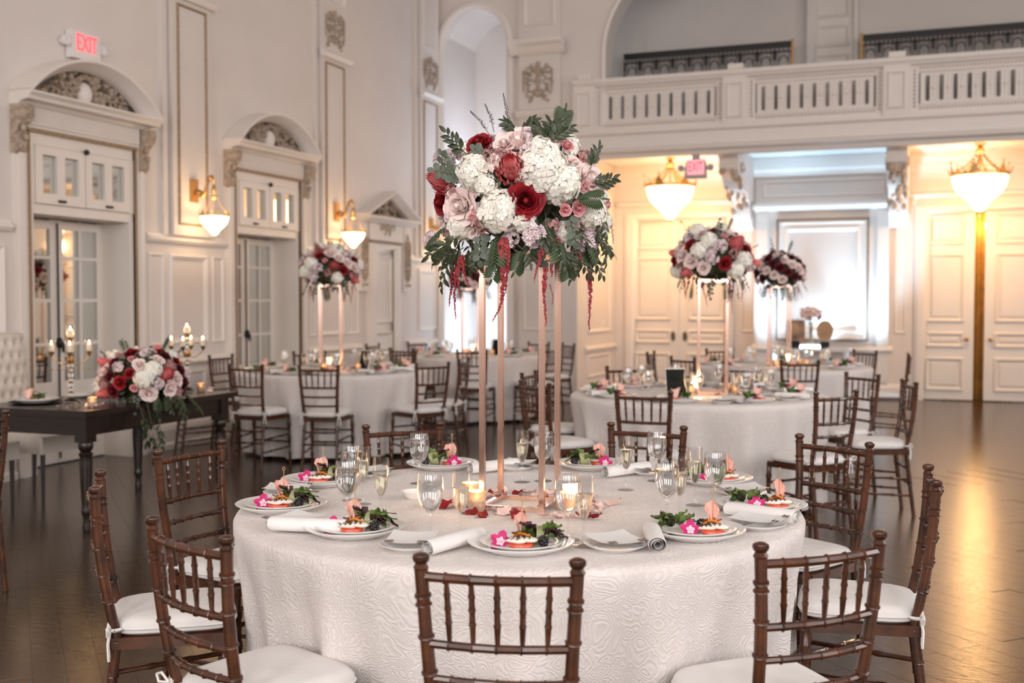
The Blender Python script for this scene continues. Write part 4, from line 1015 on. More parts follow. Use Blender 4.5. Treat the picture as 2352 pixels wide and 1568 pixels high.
def ham():
    o = empty('prosciutto_fan'); tag(o, 'ham', 'meat'); r = random.Random(2)
    def f(u, v):
        a = (u-.5)*4.6; w = (.009+.019*v**1.3)*(1-.25*(v > .9)); return (w*sin(a)*(1+.18*sin(11*u+2*v))+.005*sin(3*v), w*cos(a)*.6-.004+.004*cos(19*u+2*v), .058*v*(.78+.22*cos(a*1.1+.5))+.005*sin(13*u)*v)
    b = MB(); b.grid(f, 22, 7); ob('folded_slice', b, HAM, o, True)
    def f2(u, v): a = (u-.5)*5; return (.020*sin(a)*(.4+v), -.010+.016*cos(a)*(.5+.4*v), -.004+.024*v*(1-.4*v)+.004*sin(15*u))
    b = MB(); b.grid(f2, 20, 6); ob('browned_edge', b, HAMD, o, True)
    b = MB(); b.tube([(.004,.0,.0),(.006,.0,.085)], .0011, 5); b.tube([(.006+.004*cos(t), 0, .089+.005*sin(t)) for t in [2*pi*i/8 for i in range(9)]], .0012, 4); ob('bamboo_pick', b, BAMBOO, o, True)
    return Proto(o)
HAMP = ham()
def caprese():
    t = MB(); t.lathe([(0,0),(.030,0),(.033,.003),(.032,.008),(.028,.009),(0,.009)], 18); T_ = ob('tomato_slice', t, TOMATO, None, True); tag(T_, 't', 'tomato')
    m = MB(); m.grid(lambda u, v: ((.026*(v if v < .5 else 1-v)*2 if 0 else .0)+(1.25*.024*cos(2*pi*u)*sin(pi*v)), .016*sin(2*pi*u)*sin(pi*v), .007-.007*cos(pi*v)+.002*sin(4*pi*u)*sin(pi*v)), 16, 7, True)
    M_ = ob('mozzarella_slice', m, CHEESE, None, True); tag(M_, 'm', 'cheese')
    b = MB()
    for q in range(3): b.tube([(-.024+.014*q+.004*sin(i*1.3), -.014+.007*i, .0145-.0006*(i-2)**2+.001) for i in range(5)], .0013, 5)
    ob('balsamic_drizzle', b, GLAZE, M_, True)
    p = MB(); p.grid(lambda u, v: (-.026+.052*u, -.010+.022*v+.004*sin(6*u), .010*sin(pi*u)+.004+.003*cos(8*v+3*u)), 12, 6); P_ = ob('pepper_strip', p, PEPPER, None, True); tag(P_, 'p', 'pepper')
    r = random.Random(1); g = MB()
    for q in range(26):
        z = 1-2*(q+.5)/26; a = q*2.4; s = sqrt(1-z*z); g.ball((.0105*s*cos(a), .0105*s*sin(a), .0125+.0115*z), .0034, 5, 4)
    G_ = ob('blackberry', g, BERRY, None, True); tag(G_, 'b', 'berry')
    return Proto(T_), Proto(M_), Proto(P_), Proto(G_)
TOM, MOZ, PEP, BER = caprese()
CR = V((cos(YAW), sin(YAW), 0)); CF = V((-sin(YAW), cos(YAW), 0))
def salad(x, y, z, layout, lab, rnd):
    """one composed salad: separate pieces on the plate"""
    def at(u, v, h): p = V((x, y, z))+CR*u+CF*v; return (p.x, p.y, z+h)
    j = lambda s=.004: rnd.uniform(-s, s); W = YAW
    if layout == 'A': o_, s_, g_, h_, b_ = (-.056,-.012), (.0,-.034), (.048,.012), (-.004,.018), (.060,-.030)
    elif layout == 'B': o_, s_, g_, h_, b_ = (-.020,-.030), (.045,-.030), (-.050,.010), (.052,.016), (.020,.030)
    else: o_, s_, g_, h_, b_ = (.050,-.028), (.030,.006), (-.030,.0), (.034,.020), (-.062,-.020)
    ORCH.put(at(o_[0]+j(), o_[1]+j(), .008), W+rnd.uniform(-1, 1), 'magenta orchid bloom on the salad '+lab, rot=(RAD(62), rnd.uniform(-.3, .3), W+rnd.uniform(-.25, .25)))
    TOM.put(at(s_[0]+j(), s_[1]+j(), .0005), rnd.uniform(0, 6), 'red tomato slice under the cheese '+lab)
    for q, du in enumerate((-.014, .016)): MOZ.put(at(s_[0]+du, s_[1]+.003*q, .0085+.002*q), W+rnd.uniform(-.3, .3), ('left' if q == 0 else 'right')+' white mozzarella slice with dark glaze '+lab)
    PEP.put(at(s_[0]+.004, s_[1]+.024, .016), W+rnd.uniform(-.3, .3), 'orange roasted pepper strip '+lab)
    HAMP.put(at(h_[0]+j(), h_[1]+j(), .020), W+rnd.uniform(-.4, .4), 'pink prosciutto fan on a bamboo pick '+lab, scale=1.05)
    GREENS[rnd.randrange(2) if layout != 'C' else 0].put(at(g_[0]+j(), g_[1]+j(), .0), W+(0 if layout == 'A' else pi)+rnd.uniform(-.3, .3), 'green lettuce bundle '+lab, scale=1.12)
    BER.put(at(b_[0]+j(), b_[1]+j(), .0), 0, 'dark blackberry '+lab, scale=1.15)
r1 = random.Random(77)
SET1 = [('A', -1.02, 2.76, 'on the plate nearest the camera'), ('A', -1.53, 2.775, 'on the front left plate'), ('A', -1.925, 3.015, 'on the leftmost plate'),
        ('D', -2.06, 3.49, 'on the plate behind the leftmost one'), ('C', -1.81, 4.00, 'on the back plate left of the copper stand'), ('C', -1.26, 4.21, 'on the back plate right of the copper stand'),
        ('B', -.74, 4.02, 'on the back right plate'), ('B', -.50, 3.55, 'on the rightmost plate'), ('B', -.62, 3.09, 'on the front right plate')]
GP = 'place settings on the near table'
for lay, x, y, w in SET1:
    on = w.replace('on the', 'the', 1)
    PLATE.put((x, y, TZ), 0, 'wide rimmed white dinner plate, '+on, group='dinner plates')
    SALADP.put((x+.004, y-.002, TZ+.0088), 0, 'smaller white salad plate stacked '+w, group='salad plates')
    salad(x, y, TZ+.0160, 'A' if lay == 'D' else lay, w, r1)
def side(x, y, ang, w, rolled=(0, 0, 0)):
    SIDEP.put((x, y, TZ), 0, 'small white side plate '+w, group='side plates')
    KNIFE.put((x+.02*cos(ang), y+.02*sin(ang), TZ+.013), ang+RAD(75), 'butter knife lying on the side plate '+w)
    MENU.put((x, y, TZ+.0225), ang, 'white printed card on the side plate '+w)
SIDES = [(-1.30, 2.665, .25, 'left of the nearest plate'), (-.785, 2.855, .75, 'right of the nearest plate'), (-1.745, 2.80, -.25, 'between the leftmost and front left plates'),
         (-.47, 3.27, 1.35, 'between the rightmost and front right plates'), (-1.53, 4.07, -.1, 'behind the copper stand'), (-1.00, 4.14, -.5, 'between the two plates at the back right'),
         (-.60, 3.80, -1.0, 'behind the rightmost plate'), (-2.05, 3.25, 1.9, 'behind the leftmost plate'), (-1.98, 3.72, 2.4, 'right of the plate behind the leftmost one')]
for s in SIDES: side(*s)
NAPS = [(-1.185, 2.70, -15, 'between the nearest plate and its left side plate'), (-.70, 2.945, 18, 'in front of the front right plate'), (-1.655, 2.735, -80, 'tucked under the front left plate'),
        (-.475, 3.385, 70, 'in front of the rightmost plate'), (-1.585, 3.985, 150, 'right of the back left plate'), (-1.08, 4.08, 150, 'right of the back right-hand plate by the stand'),
        (-.60, 3.76, 75, 'behind the rightmost plate, long and white'), (-2.03, 3.33, 60, 'behind the leftmost plate')]
for x, y, a, w in NAPS[:6]: NAP.put((x, y, TZ), RAD(a), 'rolled white linen napkin '+w, group='rolled napkins')
GOBS = [(-1.30, 2.79, 'left of centre, in front of the copper stand'), (-1.64, 2.93, 'above the front left plate'), (-1.80, 3.25, 'above the leftmost plate'), (-1.74, 3.64, 'left of the copper stand, before the back left plate'),
        (-1.335, 3.85, 'behind the copper stand'), (-.945, 4.0, 'before the back right chair'), (-.64, 3.515, 'beside the rightmost plate'), (-.94, 2.92, 'nearest the camera, right of the copper stand'), (-.735, 3.245, 'behind the front right plate')]
for x, y, w in GOBS: GOB.put((x, y, TZ), r1.uniform(0, 6), 'water goblet with ice '+w, group='water goblets')
FLUS = [(-1.225, 2.83, 'left of centre, in front of the copper stand'), (-1.555, 2.985, 'above the front left plate'), (-1.735, 3.20, 'above the leftmost plate'), (-1.40, 3.80, 'behind the copper stand'), (-1.0, 3.77, 'right of the copper stand, before the back plate'),
        (-.715, 3.565, 'beside the rightmost plate'), (-.875, 2.86, 'right of centre, in front of the copper stand'), (-.71, 3.31, 'behind the front right plate')]
for x, y, w in FLUS: FLU.put((x, y, TZ), 0, 'half full champagne flute '+w, group='champagne flutes')
d = lathe_thing('butter_dish', [(0,.003),(.02,.003),(.022,0),(.026,.002),(.036,.014),(.043,.026),(.042,.0275),(.034,.016),(.024,.005),(0,.005)], PORC); d.location = (-1.62, 3.35, TZ); tag(d, 'small scalloped white dish left of the copper stand', 'dish')
b = MB(); b.ball((0,0,.012), (.026,.024,.008), 10, 6); o = ob('butter_pat', b, CHEESE, None, True, loc=(-1.62, 3.35, TZ)); tag(o, 'pale butter pat in the small scalloped dish', 'butter')

def votive():
    o = empty('votive_candle'); tag(o, 'v', 'candle')
    lathe_thing('glass_cup', [(0,0),(.024,0),(.027,.004),(.029,.03),(.030,.062),(.0275,.0625),(.0265,.03),(.0245,.006),(0,.006)], VOTIVE, 20, o)
    lathe_thing('wax', [(0,.007),(.0235,.007),(.0245,.034),(.01,.032),(0,.032)], WAX, 16, o)
    b = MB(); b.lathe([(0,.034),(.004,.038),(.0048,.044),(.0025,.052),(0,.060)], 8); ob('flame', b, FLAME, o, True); return Proto(o)
VOT = votive()
VG = 'votive candles'
for i, (x, y, w) in enumerate(((-1.345, 3.235, 'at the front left foot of the copper stand'), (-1.425, 3.375, 'left of the copper stand, partly hidden'), (-1.09, 3.345, 'right of the copper stand behind a goblet'))):
    VOT.put((x, y, TZ), 0, 'lit mercury glass votive '+w, group=VG)
    light('votive_glow', 'POINT', (x, y, TZ+.075), .55, (1, .55, .22), shadow_soft_size=.02)

# ------------------------------------------------------------------ tall stands
def stand():
    o = empty('flower_stand'); tag(o, 's', 'stand'); h = .81; a = .098; t = .0085
    for sx in (-1, 1):
        for sy in (-1, 1):
            b = MB(); b.box(sx*a-t, sx*a+t, sy*a-t, sy*a+t, 0, h); ob('upright', b, COPPER, o)
    for z, nm in ((.0, 'base_bar'), (h-2*t, 'top_bar')):
        for s in (-1, 1):
            b = MB(); b.box(-a+t, a-t, s*a-t, s*a+t, z, z+2*t*.9); ob(nm, b, COPPER, o)
            b = MB(); b.box(s*a-t, s*a+t, -a+t, a-t, z, z+2*t*.9); ob(nm, b, COPPER, o)
    b = MB(); b.box(-a, a, -a, a, h, h+.006); ob('top_plate', b, COPPER, o); return Proto(o)
ST = stand()
SG = 'copper flower stands'
ST.put((-1.243, 3.36, TZ), RAD(4), 'tall square copper stand in the middle of the near table', group=SG)
ST.put((-1.47, 7.93, TZ), RAD(12), 'tall copper stand on the middle right table', group=SG)
ST.put((-5.38, 9.31, TZ), RAD(25), 'tall copper stand on the middle left table', group=SG)
ST.put((-1.46, 11.54, TZ), RAD(15), 'tall copper stand on the far right table', group=SG)
ST.put((-5.30, 12.54, TZ), RAD(20), 'tall copper stand on the far left table by the niche', group=SG)
# ------------------------------------------------------------------ flowers
def rose(npet=22, R=.042, open_=1.0, seed=0):
    r = random.Random(seed); b = MB(); b.ball((0,0,R*.18), (R*.24,R*.24,R*.46), 8, 6)
    for q in range(7):                                              # tight swirl round the bud
        a0 = q*2.4; rr = R*(.20+.035*q)
        b.grid(lambda u, v, a0=a0, rr=rr, q=q: (rr*(.9+.25*v+.10*u)*cos(a0+2.0*u), rr*(.9+.25*v+.10*u)*sin(a0+2.0*u), -R*.1+R*(.80-.045*q)*v+R*.06*sin(pi*u)), 7, 4)
    for i in range(npet):
        t = i/(npet-1); a = i*2.399+r.uniform(-.2, .2); rad = R*(.30+.46*t*open_); h = R*(1.0-.25*t); wd = R*(.42+.55*t); lean = .10+1.0*t*open_; 
        def f(u, v, a=a, rad=rad, h=h, wd=wd, lean=lean, t=t, i=i):
            s = (u-.5)*2; w = wd*sin(pi*(.18+.60*v))**.6; ang = a+s*w/max(rad+.35*R, .01)*.9
            out = rad*(.45+.55*v)+lean*h*.42*v*v+(R*.13*t*max(0, v-.72)*3.2); z = -R*.45+h*1.12*v*(1-.28*lean*v)-.10*R*s*s*v+R*.05*t*sin(5*s+i)
            return (out*cos(ang), out*sin(ang), z)
        b.grid(f, 6, 6)
    return b
def hydrangea(R=.055, n=90, seed=0):
    r = random.Random(seed); b = MB()
    b.ball((0,0,0), R*.88, 12, 8)
    for i in range(n):
        z = 1-1.75*(i+.5)/n; s = sqrt(max(0, 1-z*z)); a = i*2.399; d = V((s*cos(a), s*sin(a), z)); k = R*r.uniform(.9, 1.07); M = RM(d*k, d+V((r.uniform(-.4,.4), r.uniform(-.4,.4), r.uniform(-.4,.4))), r.uniform(0, 6)); q = R*r.uniform(.25, .31)
        for p in range(4):
            c, e = cos(p*pi/2), sin(p*pi/2)
            b.add([(c*x-e*y, e*x+c*y, zz) for x, y, zz in ((0,0,.0), (q*.6, -q*.52, q*.10), (q*1.1, 0, q*.0), (q*.6, q*.52, q*.10), (q*.6, 0, q*.12))], [(0,1,4), (1,2,4), (2,3,4), (3,0,4)], M)
    return b
def protea(R=.034, seed=0):
    b = MB(); b.lathe([(0,-R),(R*.7,-R*.8),(R*.9,0),(R*.62,R*.75),(0,R*.95)], 12)
    for row in range(5):
        n = 13; rr = R*(1.06-.13*row*(row>1)); z0 = -R*.9+R*.34*row
        for i in range(n):
            a = 2*pi*(i+.5*(row % 2))/n; c, s = cos(a), sin(a); w = R*.20; h = R*(1.05+.12*row); lean = .32-.10*row
            pts = [(rr*.9, -w, z0), (rr*.9, w, z0), (rr*1.08+h*lean*.5, w*.9, z0+h*.55), (rr*.92+h*lean, 0, z0+h), (rr*1.08+h*lean*.5, -w*.9, z0+h*.55), (rr*1.18+h*lean*.5, 0, z0+h*.5)]
            b.add([(x*c-y*s, x*s+y*c, z) for x, y, z in pts], [(0,1,5), (1,2,5), (2,3,5), (3,4,5), (4,0,5)])
    return b
def florets(R=.03, n=26, q=.011, seed=0, stretch=1.0):
    r = random.Random(seed); b = MB()
    for i in range(n):
        d = V((r.gauss(0,1), r.gauss(0,1), abs(r.gauss(0,1))*.8)).normalized(); p = d*R*r.uniform(.55, 1); p.z *= stretch; M = RM(p, d, r.uniform(0, 6))
        for k in range(5):
            a = 2*pi*k/5; c, s = cos(a), sin(a)
            b.add([(c*x-s*y, s*x+c*y, z) for x, y, z in ((0,0,-q*.2), (q*.7,-q*.38, q*.35), (q, 0, q*.2), (q*.7, q*.38, q*.35))], [(0,1,2), (0,2,3)], M)
    return b
def tassel(L=.15, R=.008, bend=.02, n=None, seed=0):
    """hanging amaranth: a soft tapering string of small knots, down -Z"""
    r = random.Random(seed); b = MB(); n = n or int(L/.0038); pts = []
    for i in range(n):
        t = i/n; c = V((bend*t*t+.004*sin(5*t+seed), .005*sin(3*t+seed*2), -L*t)); pts.append(c); k = R*(1-.72*t)*(.75+.5*r.random())
        for q in range(2):
            a = r.uniform(0, 6.28); b.ball(c+V((k*.6*cos(a), k*.6*sin(a), r.uniform(-.003,.003))), (k*.62, k*.62, k*.75), 5, 3)
    b.tube(pts[::3], .0012, 4); return b
def stempts(L, bend, n=8):
    return [V((0, L*i/n*cos(bend*i/n*.6), -L*.5*bend*(i/n)**2)) for i in range(n+1)]
def sprig(parent, M, L, kind, bend, seed, sub, label=None):
    """a leafy stem along +Y: ruscus (pointed), eucalyptus (round) or fern (fine); leaves as sub-parts when sub"""
    r = random.Random(seed); pts = stempts(L, bend); b = MB(); b.tube(pts, [.0016-.001*i/8 for i in range(9)], 4)
    nm = {'r': 'ruscus_sprig', 'e': 'eucalyptus_sprig', 'f': 'fern_frond'}[kind]; m = {'r': LEAF, 'e': LEAFG, 'f': FERN}[kind]
    lv = []
    n = {'r': 9, 'e': 9, 'f': 22}[kind]
    for i in range(n):
        t = .18+.82*i/(n-1); k = min(7, int(t*8)); p = pts[k].lerp(pts[k+1], t*8-k); tan = (pts[k+1]-pts[k]).normalized(); s = 1 if i % 2 else -1
        if kind == 'r': l = .040*r.uniform(.8, 1.15)*(1-.25*t); d = tan*.75+V((s*.7, 0, r.uniform(-.3, .3))); w = .0085; me = 0
        elif kind == 'e': l = .030*r.uniform(.8, 1.2)*(1-.2*t); d = tan*.35+V((s*.9, 0, r.uniform(-.4, .4))); me = 1
        else: l = .034*sin(pi*min(.97, .22+.78*(1-t)**.8))+.006; d = tan*.45+V((s*.9, 0, -.1)); me = 2
        if i == n-1: d = tan
        lv.append((p, d, l, me))
    if sub:
        o = ob(nm, b, STEM, parent, mtx=M)
        if not hasattr(sprig, 'me'): sprig.me = [leaf(1, .21, .25, .35, 7).mesh('leaf', LEAF, True), leaf(1, .40, .12, .2, 7, 0, 0).mesh('leaf', LEAFG, True)]
        for p, d, l, me in lv: link('leaf', sprig.me[me], o, mtx=LM(p, d, (0,0,1), l))
    else:
        for p, d, l, me in lv: b.join(leaf(1, (.21, .40, .13)[me], .25, .3, 5, 0, 1 if me != 1 else 0), LM(p, d, (0,0,1), l))
        o = ob(nm, b, m, parent, True, mtx=M)
    return o
FM = {}
def fmesh(kind, v=0):
    k = (kind, v)
    if k not in FM:
        if kind in ('red', 'burg'): FM[k] = rose(26, .040, .95, v).mesh('rose', RED if kind == 'red' else BURG, True)
        elif kind == 'blush': FM[k] = rose(20, .040, 1.25, 20+v).mesh('garden_rose', BLUSH, True)
        elif kind == 'spray': FM[k] = rose(18, .040, .85, 30+v).mesh('spray_rose', PINK, True)
        elif kind == 'hyd': FM[k] = hydrangea(.050, 95, v).mesh('hydrangea', IVORY, True, 80)
        elif kind == 'prot': FM[k] = protea(.034, v).mesh('protea', CORAL, True)
        elif kind == 'stock': FM[k] = florets(.042, 40, .014, v, 1.2).mesh('stock_cluster', LILAC)
        elif kind == 'dust': FM[k] = florets(.042, 46, .010, 9+v).mesh('astrantia_cluster', DUSTY)
        elif kind == 'pinkc': FM[k] = florets(.042, 34, .010, 19+v).mesh('pink_cluster', PINK)
    return FM[k]
FN = {'red': 'rose', 'burg': 'burgundy_rose', 'blush': 'garden_rose', 'spray': 'spray_rose', 'hyd': 'hydrangea', 'prot': 'protea', 'stock': 'stock_cluster', 'dust': 'astrantia_cluster', 'pinkc': 'pink_cluster'}
FB = {'red': .046, 'burg': .046, 'blush': .052, 'spray': .044, 'hyd': .056, 'prot': .045, 'stock': .046, 'dust': .045, 'pinkc': .045}  # nominal radius of each mesh
def core(parent, A, B, C_, seed, n=150, z0=0):
    """dense base of short leaves and foam hidden under the flowers"""
    r = random.Random(seed); b = MB(); b.ball((0,0,z0), (A*.60, B*.60, C_*.60), 12, 8)
    ob('flower_foam', b, LEAF, parent, True)
    b = MB()
    for i in range(n):
        z = 1-2*(i+.5)/n; s = sqrt(max(0, 1-z*z)); a = i*2.399; d = V((s*cos(a), s*sin(a), z)); p = V((d.x*A*.66, d.y*B*.66, d.z*C_*.66+z0))
        b.join(leaf(r.uniform(.045, .075), .013, .3, .3, 4), LM(p, d*.6+V((r.uniform(-.7,.7), r.uniform(-.7,.7), r.uniform(-.7,.5))), d))
    tag(ob('filler_foliage', b, LEAF, parent, True), kind='stuff')

# ---- main centrepiece (placed flower by flower as the photograph shows it)
S_ = 3.58/2550                                                      # metres per pixel of the photograph at the stand
BQ = empty('floral_centerpiece', (-1.25, 3.385, 1.765), YAW)
tag(BQ, 'large domed bouquet of white, blush and red flowers on the near copper stand', 'bouquet', 'floral centerpieces')
A_, B_, C2 = .285, .275, .255                                       # half width, half depth, half height of the dome
def on_dome(px, py, lift=1.0):
    u = (px-1190)*S_; v = (450-py)*S_; q = 1-(u/A_)**2-(v/C2)**2
    w = -B_*sqrt(max(.02, q))*lift
    n = V((u/A_**2, w/B_**2, v/C2**2)).normalized(); return V((u, w, v)), n
MAIN = [('red',1093,340,62),('red',1198,476,82),('red',1003,468,56),('blush',1048,481,92),('blush',1180,338,94),('blush',1346,418,84),('blush',1010,525,52),('blush',1266,331,42),('spray',1290,347,36),
        ('hyd',1082,407,78),('hyd',1238,400,108),('hyd',1278,432,90),('hyd',1228,360,60),('hyd',1137,498,92),('hyd',1357,498,66),('prot',1166,402,66),('prot',1008,420,58),
        ('spray',1316,488,36),('spray',1303,527,38),('spray',1285,494,30),('stock',1337,557,62),('stock',1215,549,58),('stock',986,547,44),('stock',1206,362,40),('stock',1320,585,40),
        ('dust',1122,377,46),('dust',1150,372,40),('dust',1255,528,42),('dust',1330,368,34),('pinkc',1084,509,34),('pinkc',1328,440,30),('pinkc',1385,470,30),('blush',1110,410,34),('dust',1254,560,26),('stock',1200,325,34),('blush',1150,345,46),('hyd',1110,440,50),('spray',1270,560,22)]
rm = random.Random(8)
for i, (k, px, py, d) in enumerate(MAIN):
    p, n = on_dome(px, py, 1.0 if k != 'dust' else .95); nz = (n+V((0, -.25, .12))).normalized(); s = d*S_*.5/FB[k]*1.08
    link(FN[k], fmesh(k, i % 3), BQ, mtx=RM(p-nz*s*FB[k]*.35, nz, rm.uniform(0, 6), s))
for i in range(24):                                                 # the far side of the dome
    a = rm.uniform(.15, pi-.15); v = rm.uniform(-.55, .8); c = sqrt(1-v*v); n = V((c*cos(a), c*sin(a), v)); k = ('hyd', 'blush', 'red', 'stock', 'spray', 'blush', 'prot', 'hyd')[i % 8]; s = rm.uniform(.8, 1.3) if k != 'spray' else .6
    link(FN[k], fmesh(k, i % 3), BQ, mtx=RM(V((n.x*A_*.92, n.y*B_*.92, n.z*C2*.92)), n, rm.uniform(0, 6), s))
core(BQ, A_, B_, C2, 3, 210)
def spr(px, py, tx, ty, kind, seed, bend=.25, lift=.9, sub=True, out=.25):
    p, n = on_dome(px, py, lift); d = V(((tx-px)*S_, -abs(tx-px)*S_*out, -(ty-py)*S_)); L = max(.05, d.length)
    sprig(BQ, LM(p, d, n+V((0,-.4,.2)), 1), L, kind, bend, seed, sub and kind != 'f')
spr(1045,560, 996,655,'r',1,.5); spr(1060,570, 1010,600,'r',2,.2); spr(1080,565,1072,622,'r',3,.3); spr(1060,540,985,590,'r',4,.3); spr(1110,570,1085,610,'r',5,.2)
spr(1330,560,1378,628,'r',6,.4); spr(1350,520,1392,575,'r',7,.4); spr(1355,470,1388,540,'r',8,.4); spr(1300,570,1345,630,'r',9,.4); spr(1280,575,1310,622,'r',21,.2)
spr(1255,350,1280,285,'r',10,.1); spr(1240,350,1225,308,'r',11,.1); spr(1180,320,1155,296,'r',12,.3); spr(1195,325,1210,296,'r',13,.2); spr(1250,345,1292,312,'r',14,.2); spr(1262,340,1252,300,'r',41,.1)
spr(1070,370,1025,322,'r',15,.1); spr(1040,420,1010,370,'e',16,.2); spr(1060,420,1000,405,'e',17,.2); spr(1110,390,1090,365,'e',18,.2); spr(1340,400,1360,352,'r',19,.1); spr(1345,440,1390,420,'r',20,.1)
spr(1100,535,1095,600,'e',22,.3); spr(1150,560,1120,600,'e',23,.3); spr(1290,500,1310,560,'e',24,.3); spr(1120,440,1130,490,'r',25,.1); spr(1150,450,1120,430,'r',26,.1); spr(1240,500,1250,560,'r',27,.1); spr(1180,430,1190,460,'r',28,.1)
spr(1150,575,1125,640,'f',30,.3,1); spr(1195,570,1175,625,'f',31,.3,1); spr(1300,470,1358,470,'f',32,.1,1); spr(1290,580,1300,640,'f',33,.3,1); spr(1320,570,1310,640,'f',34,.3,1); spr(1270,340,1285,275,'f',35,.1,1); spr(1100,580,1140,600,'f',36,.3,1); spr(1020,560,985,580,'f',37,.3,1)
spr(1030,540,990,640,'r',38,.5); spr(1380,540,1395,600,'r',39,.4); spr(1210,575,1230,600,'e',40,.3)
for i in range(32):
    a = rm.uniform(-pi, pi); v = rm.uniform(-.62, -.30); c = sqrt(1-v*v); n = V((c*cos(a), c*sin(a), v)); p = V((n.x*A_*.78, n.y*B_*.78, n.z*C2*.85))
    sprig(BQ, LM(p, n+V((0, 0, rm.uniform(-.9, -.1))), (0,0,1)), rm.uniform(.09, .15), 'rfrrf'[i % 5], .35, i+200, False)
for k, px, py, d in (('hyd',1045,530,64),('stock',1030,505,36),('blush',1075,540,40),('hyd',1190,520,60),('hyd',1290,545,48),('red',1150,470,34),('spray',1345,520,30),('blush',1375,530,34),('dust',1100,530,40),('stock',1165,560,44),('hyd',1385,510,40),('blush',1000,500,40),('dust',1030,450,40),('blush',1310,385,44),('hyd',1130,385,40)):
    p, n = on_dome(px, py, .93); s = d*S_*.5/FB[k]*1.08; link(FN[k], fmesh(k, 1), BQ, mtx=RM(p-n*s*FB[k]*.5, n+V((0,-.2,.1)), rm.uniform(0, 6), s))
def tas(px, py, ex, ey, R, seed, m=AMAR):
    p, n = on_dome(px, min(py, 560), 1.0); u = (px-1190)*S_; p = V((u, p.y, (450-py)*S_))
    b = tassel((ey-py)*S_, R*1.0, (ex-px)*S_, None, seed); o = ob('amaranth_tassel', b, m, BQ, loc=p); return o
for i, q in enumerate(((1030,590,1028,703,.008),(1040,592,1043,732,.007),(1050,592,1052,690,.007),(1060,590,1070,660,.008),(1148,555,1143,690,.014),(1150,640,1126,736,.007),(1156,560,1157,675,.010),(1226,580,1218,652,.007),(1232,575,1230,615,.010),(1241,618,1240,747,.0085),(1258,610,1250,640,.006),(1255,655,1256,700,.003),(1342,585,1347,760,.0095),(1318,585,1305,622,.006),(1345,575,1350,640,.009))): tas(*q, i)
for i, (px, py, tx, ty) in enumerate(((1120,320,1074,262),(1128,310,1107,246),(1160,305,1148,222),(1150,320,1150,272),(1385,480,1402,560),(1370,500,1380,470))):
    r = random.Random(i); p, n = on_dome(px, py, .5); e = V(((tx-1190)*S_, p.y*.6, (450-ty)*S_)); b = MB(); b.tube([p, p.lerp(e, .5)+V((.004,0,.004)), e], [.0012, .0009, .0006], 4)
    for k in range(46):
        t = .25+.75*k/45; c = p.lerp(e, t)+V((.004*(1-abs(2*t-1)), 0, .004*(1-abs(2*t-1)))); a = r.uniform(0, 6.28); q = .009*(1.1-t); c2 = c+V((q*cos(a), q*sin(a), .004)); b.tube([c, c2], .0004, 3); b.ball(c2, .0015, 4, 3)
    ob('grass_plume', b, PLUME if i < 4 else DUSTY, BQ)
# ---- the other arrangements: a generated dome, used on four tables
def arrangement(seed, A, B, C_, mix, nfl, lab, tails=7, cascade=False, z0=0, size=1.0):
    r = random.Random(seed); o = empty('floral_centerpiece'); tag(o, lab, 'bouquet', 'floral centerpieces')
    for i in range(nfl):
        v = 1-1.42*(i+.5)/nfl; c = sqrt(max(0, 1-v*v)); a = i*2.399+seed; n = V((c*cos(a), c*sin(a), v)); k = mix[(i*5+seed) % len(mix)]
        s = size*r.uniform(.9, 1.25)*{'spray': .62, 'dust': .8, 'pinkc': .6, 'hyd': 1.15}.get(k, 1)
        link(FN[k], fmesh(k, i % 3), o, mtx=RM(V((n.x*A*.90, n.y*B*.90, n.z*C_*.90+z0)), n+V((0,0,.1)), r.uniform(0, 6), s))
    core(o, A, B, C_, seed, 130, z0)
    for i in range(20):
        a = i*2.399; low = i % 3 != 0; v = r.uniform(-.75, -.3) if low else r.uniform(.2, .95); c = sqrt(1-v*v); n = V((c*cos(a), c*sin(a), v)); p = V((n.x*A*.75, n.y*B*.75, n.z*C_*.75+z0)); d = n+V((0,0,-.7 if low else .5))
        sprig(o, LM(p, d, (0,0,1)), r.uniform(.12, .19)*size, 'rrfe'[i % 4], .4 if low else .1, i, False)
    for i in range(tails):
        a = 2*pi*i/tails+.4; ob('amaranth_tassel', tassel(r.uniform(.12, .26), .008, r.uniform(-.03, .03), 30, i), AMAR, o, loc=(cos(a)*A*.7, sin(a)*B*.7, -C_*.62))
    return o
mixA = ['hyd','red','blush','prot','stock','hyd','blush','red','dust','stock','blush','spray']
mixB = ['blush','burg','stock','prot','hyd','burg','dust','blush','spray','red']
pA = Proto(arrangement(2, .30, .29, .235, mixA, 54, 'x')); pB = Proto(arrangement(5, .27, .27, .225, mixB, 50, 'x'))
pA.put((-1.47, 7.93, 1.715), .6, 'domed bouquet with a coral protea on the copper stand of the middle right table')
pA.put((-5.38, 9.31, 1.71), 2.9, 'domed red and blush bouquet on the copper stand of the middle left table')
pB.put((-1.46, 11.54, 1.71), .3, 'burgundy and pink bouquet on the copper stand of the far right table')
pB.put((-5.30, 12.54, 1.70), 2.2, 'bouquet on the far left stand, half hidden behind the near copper stand')

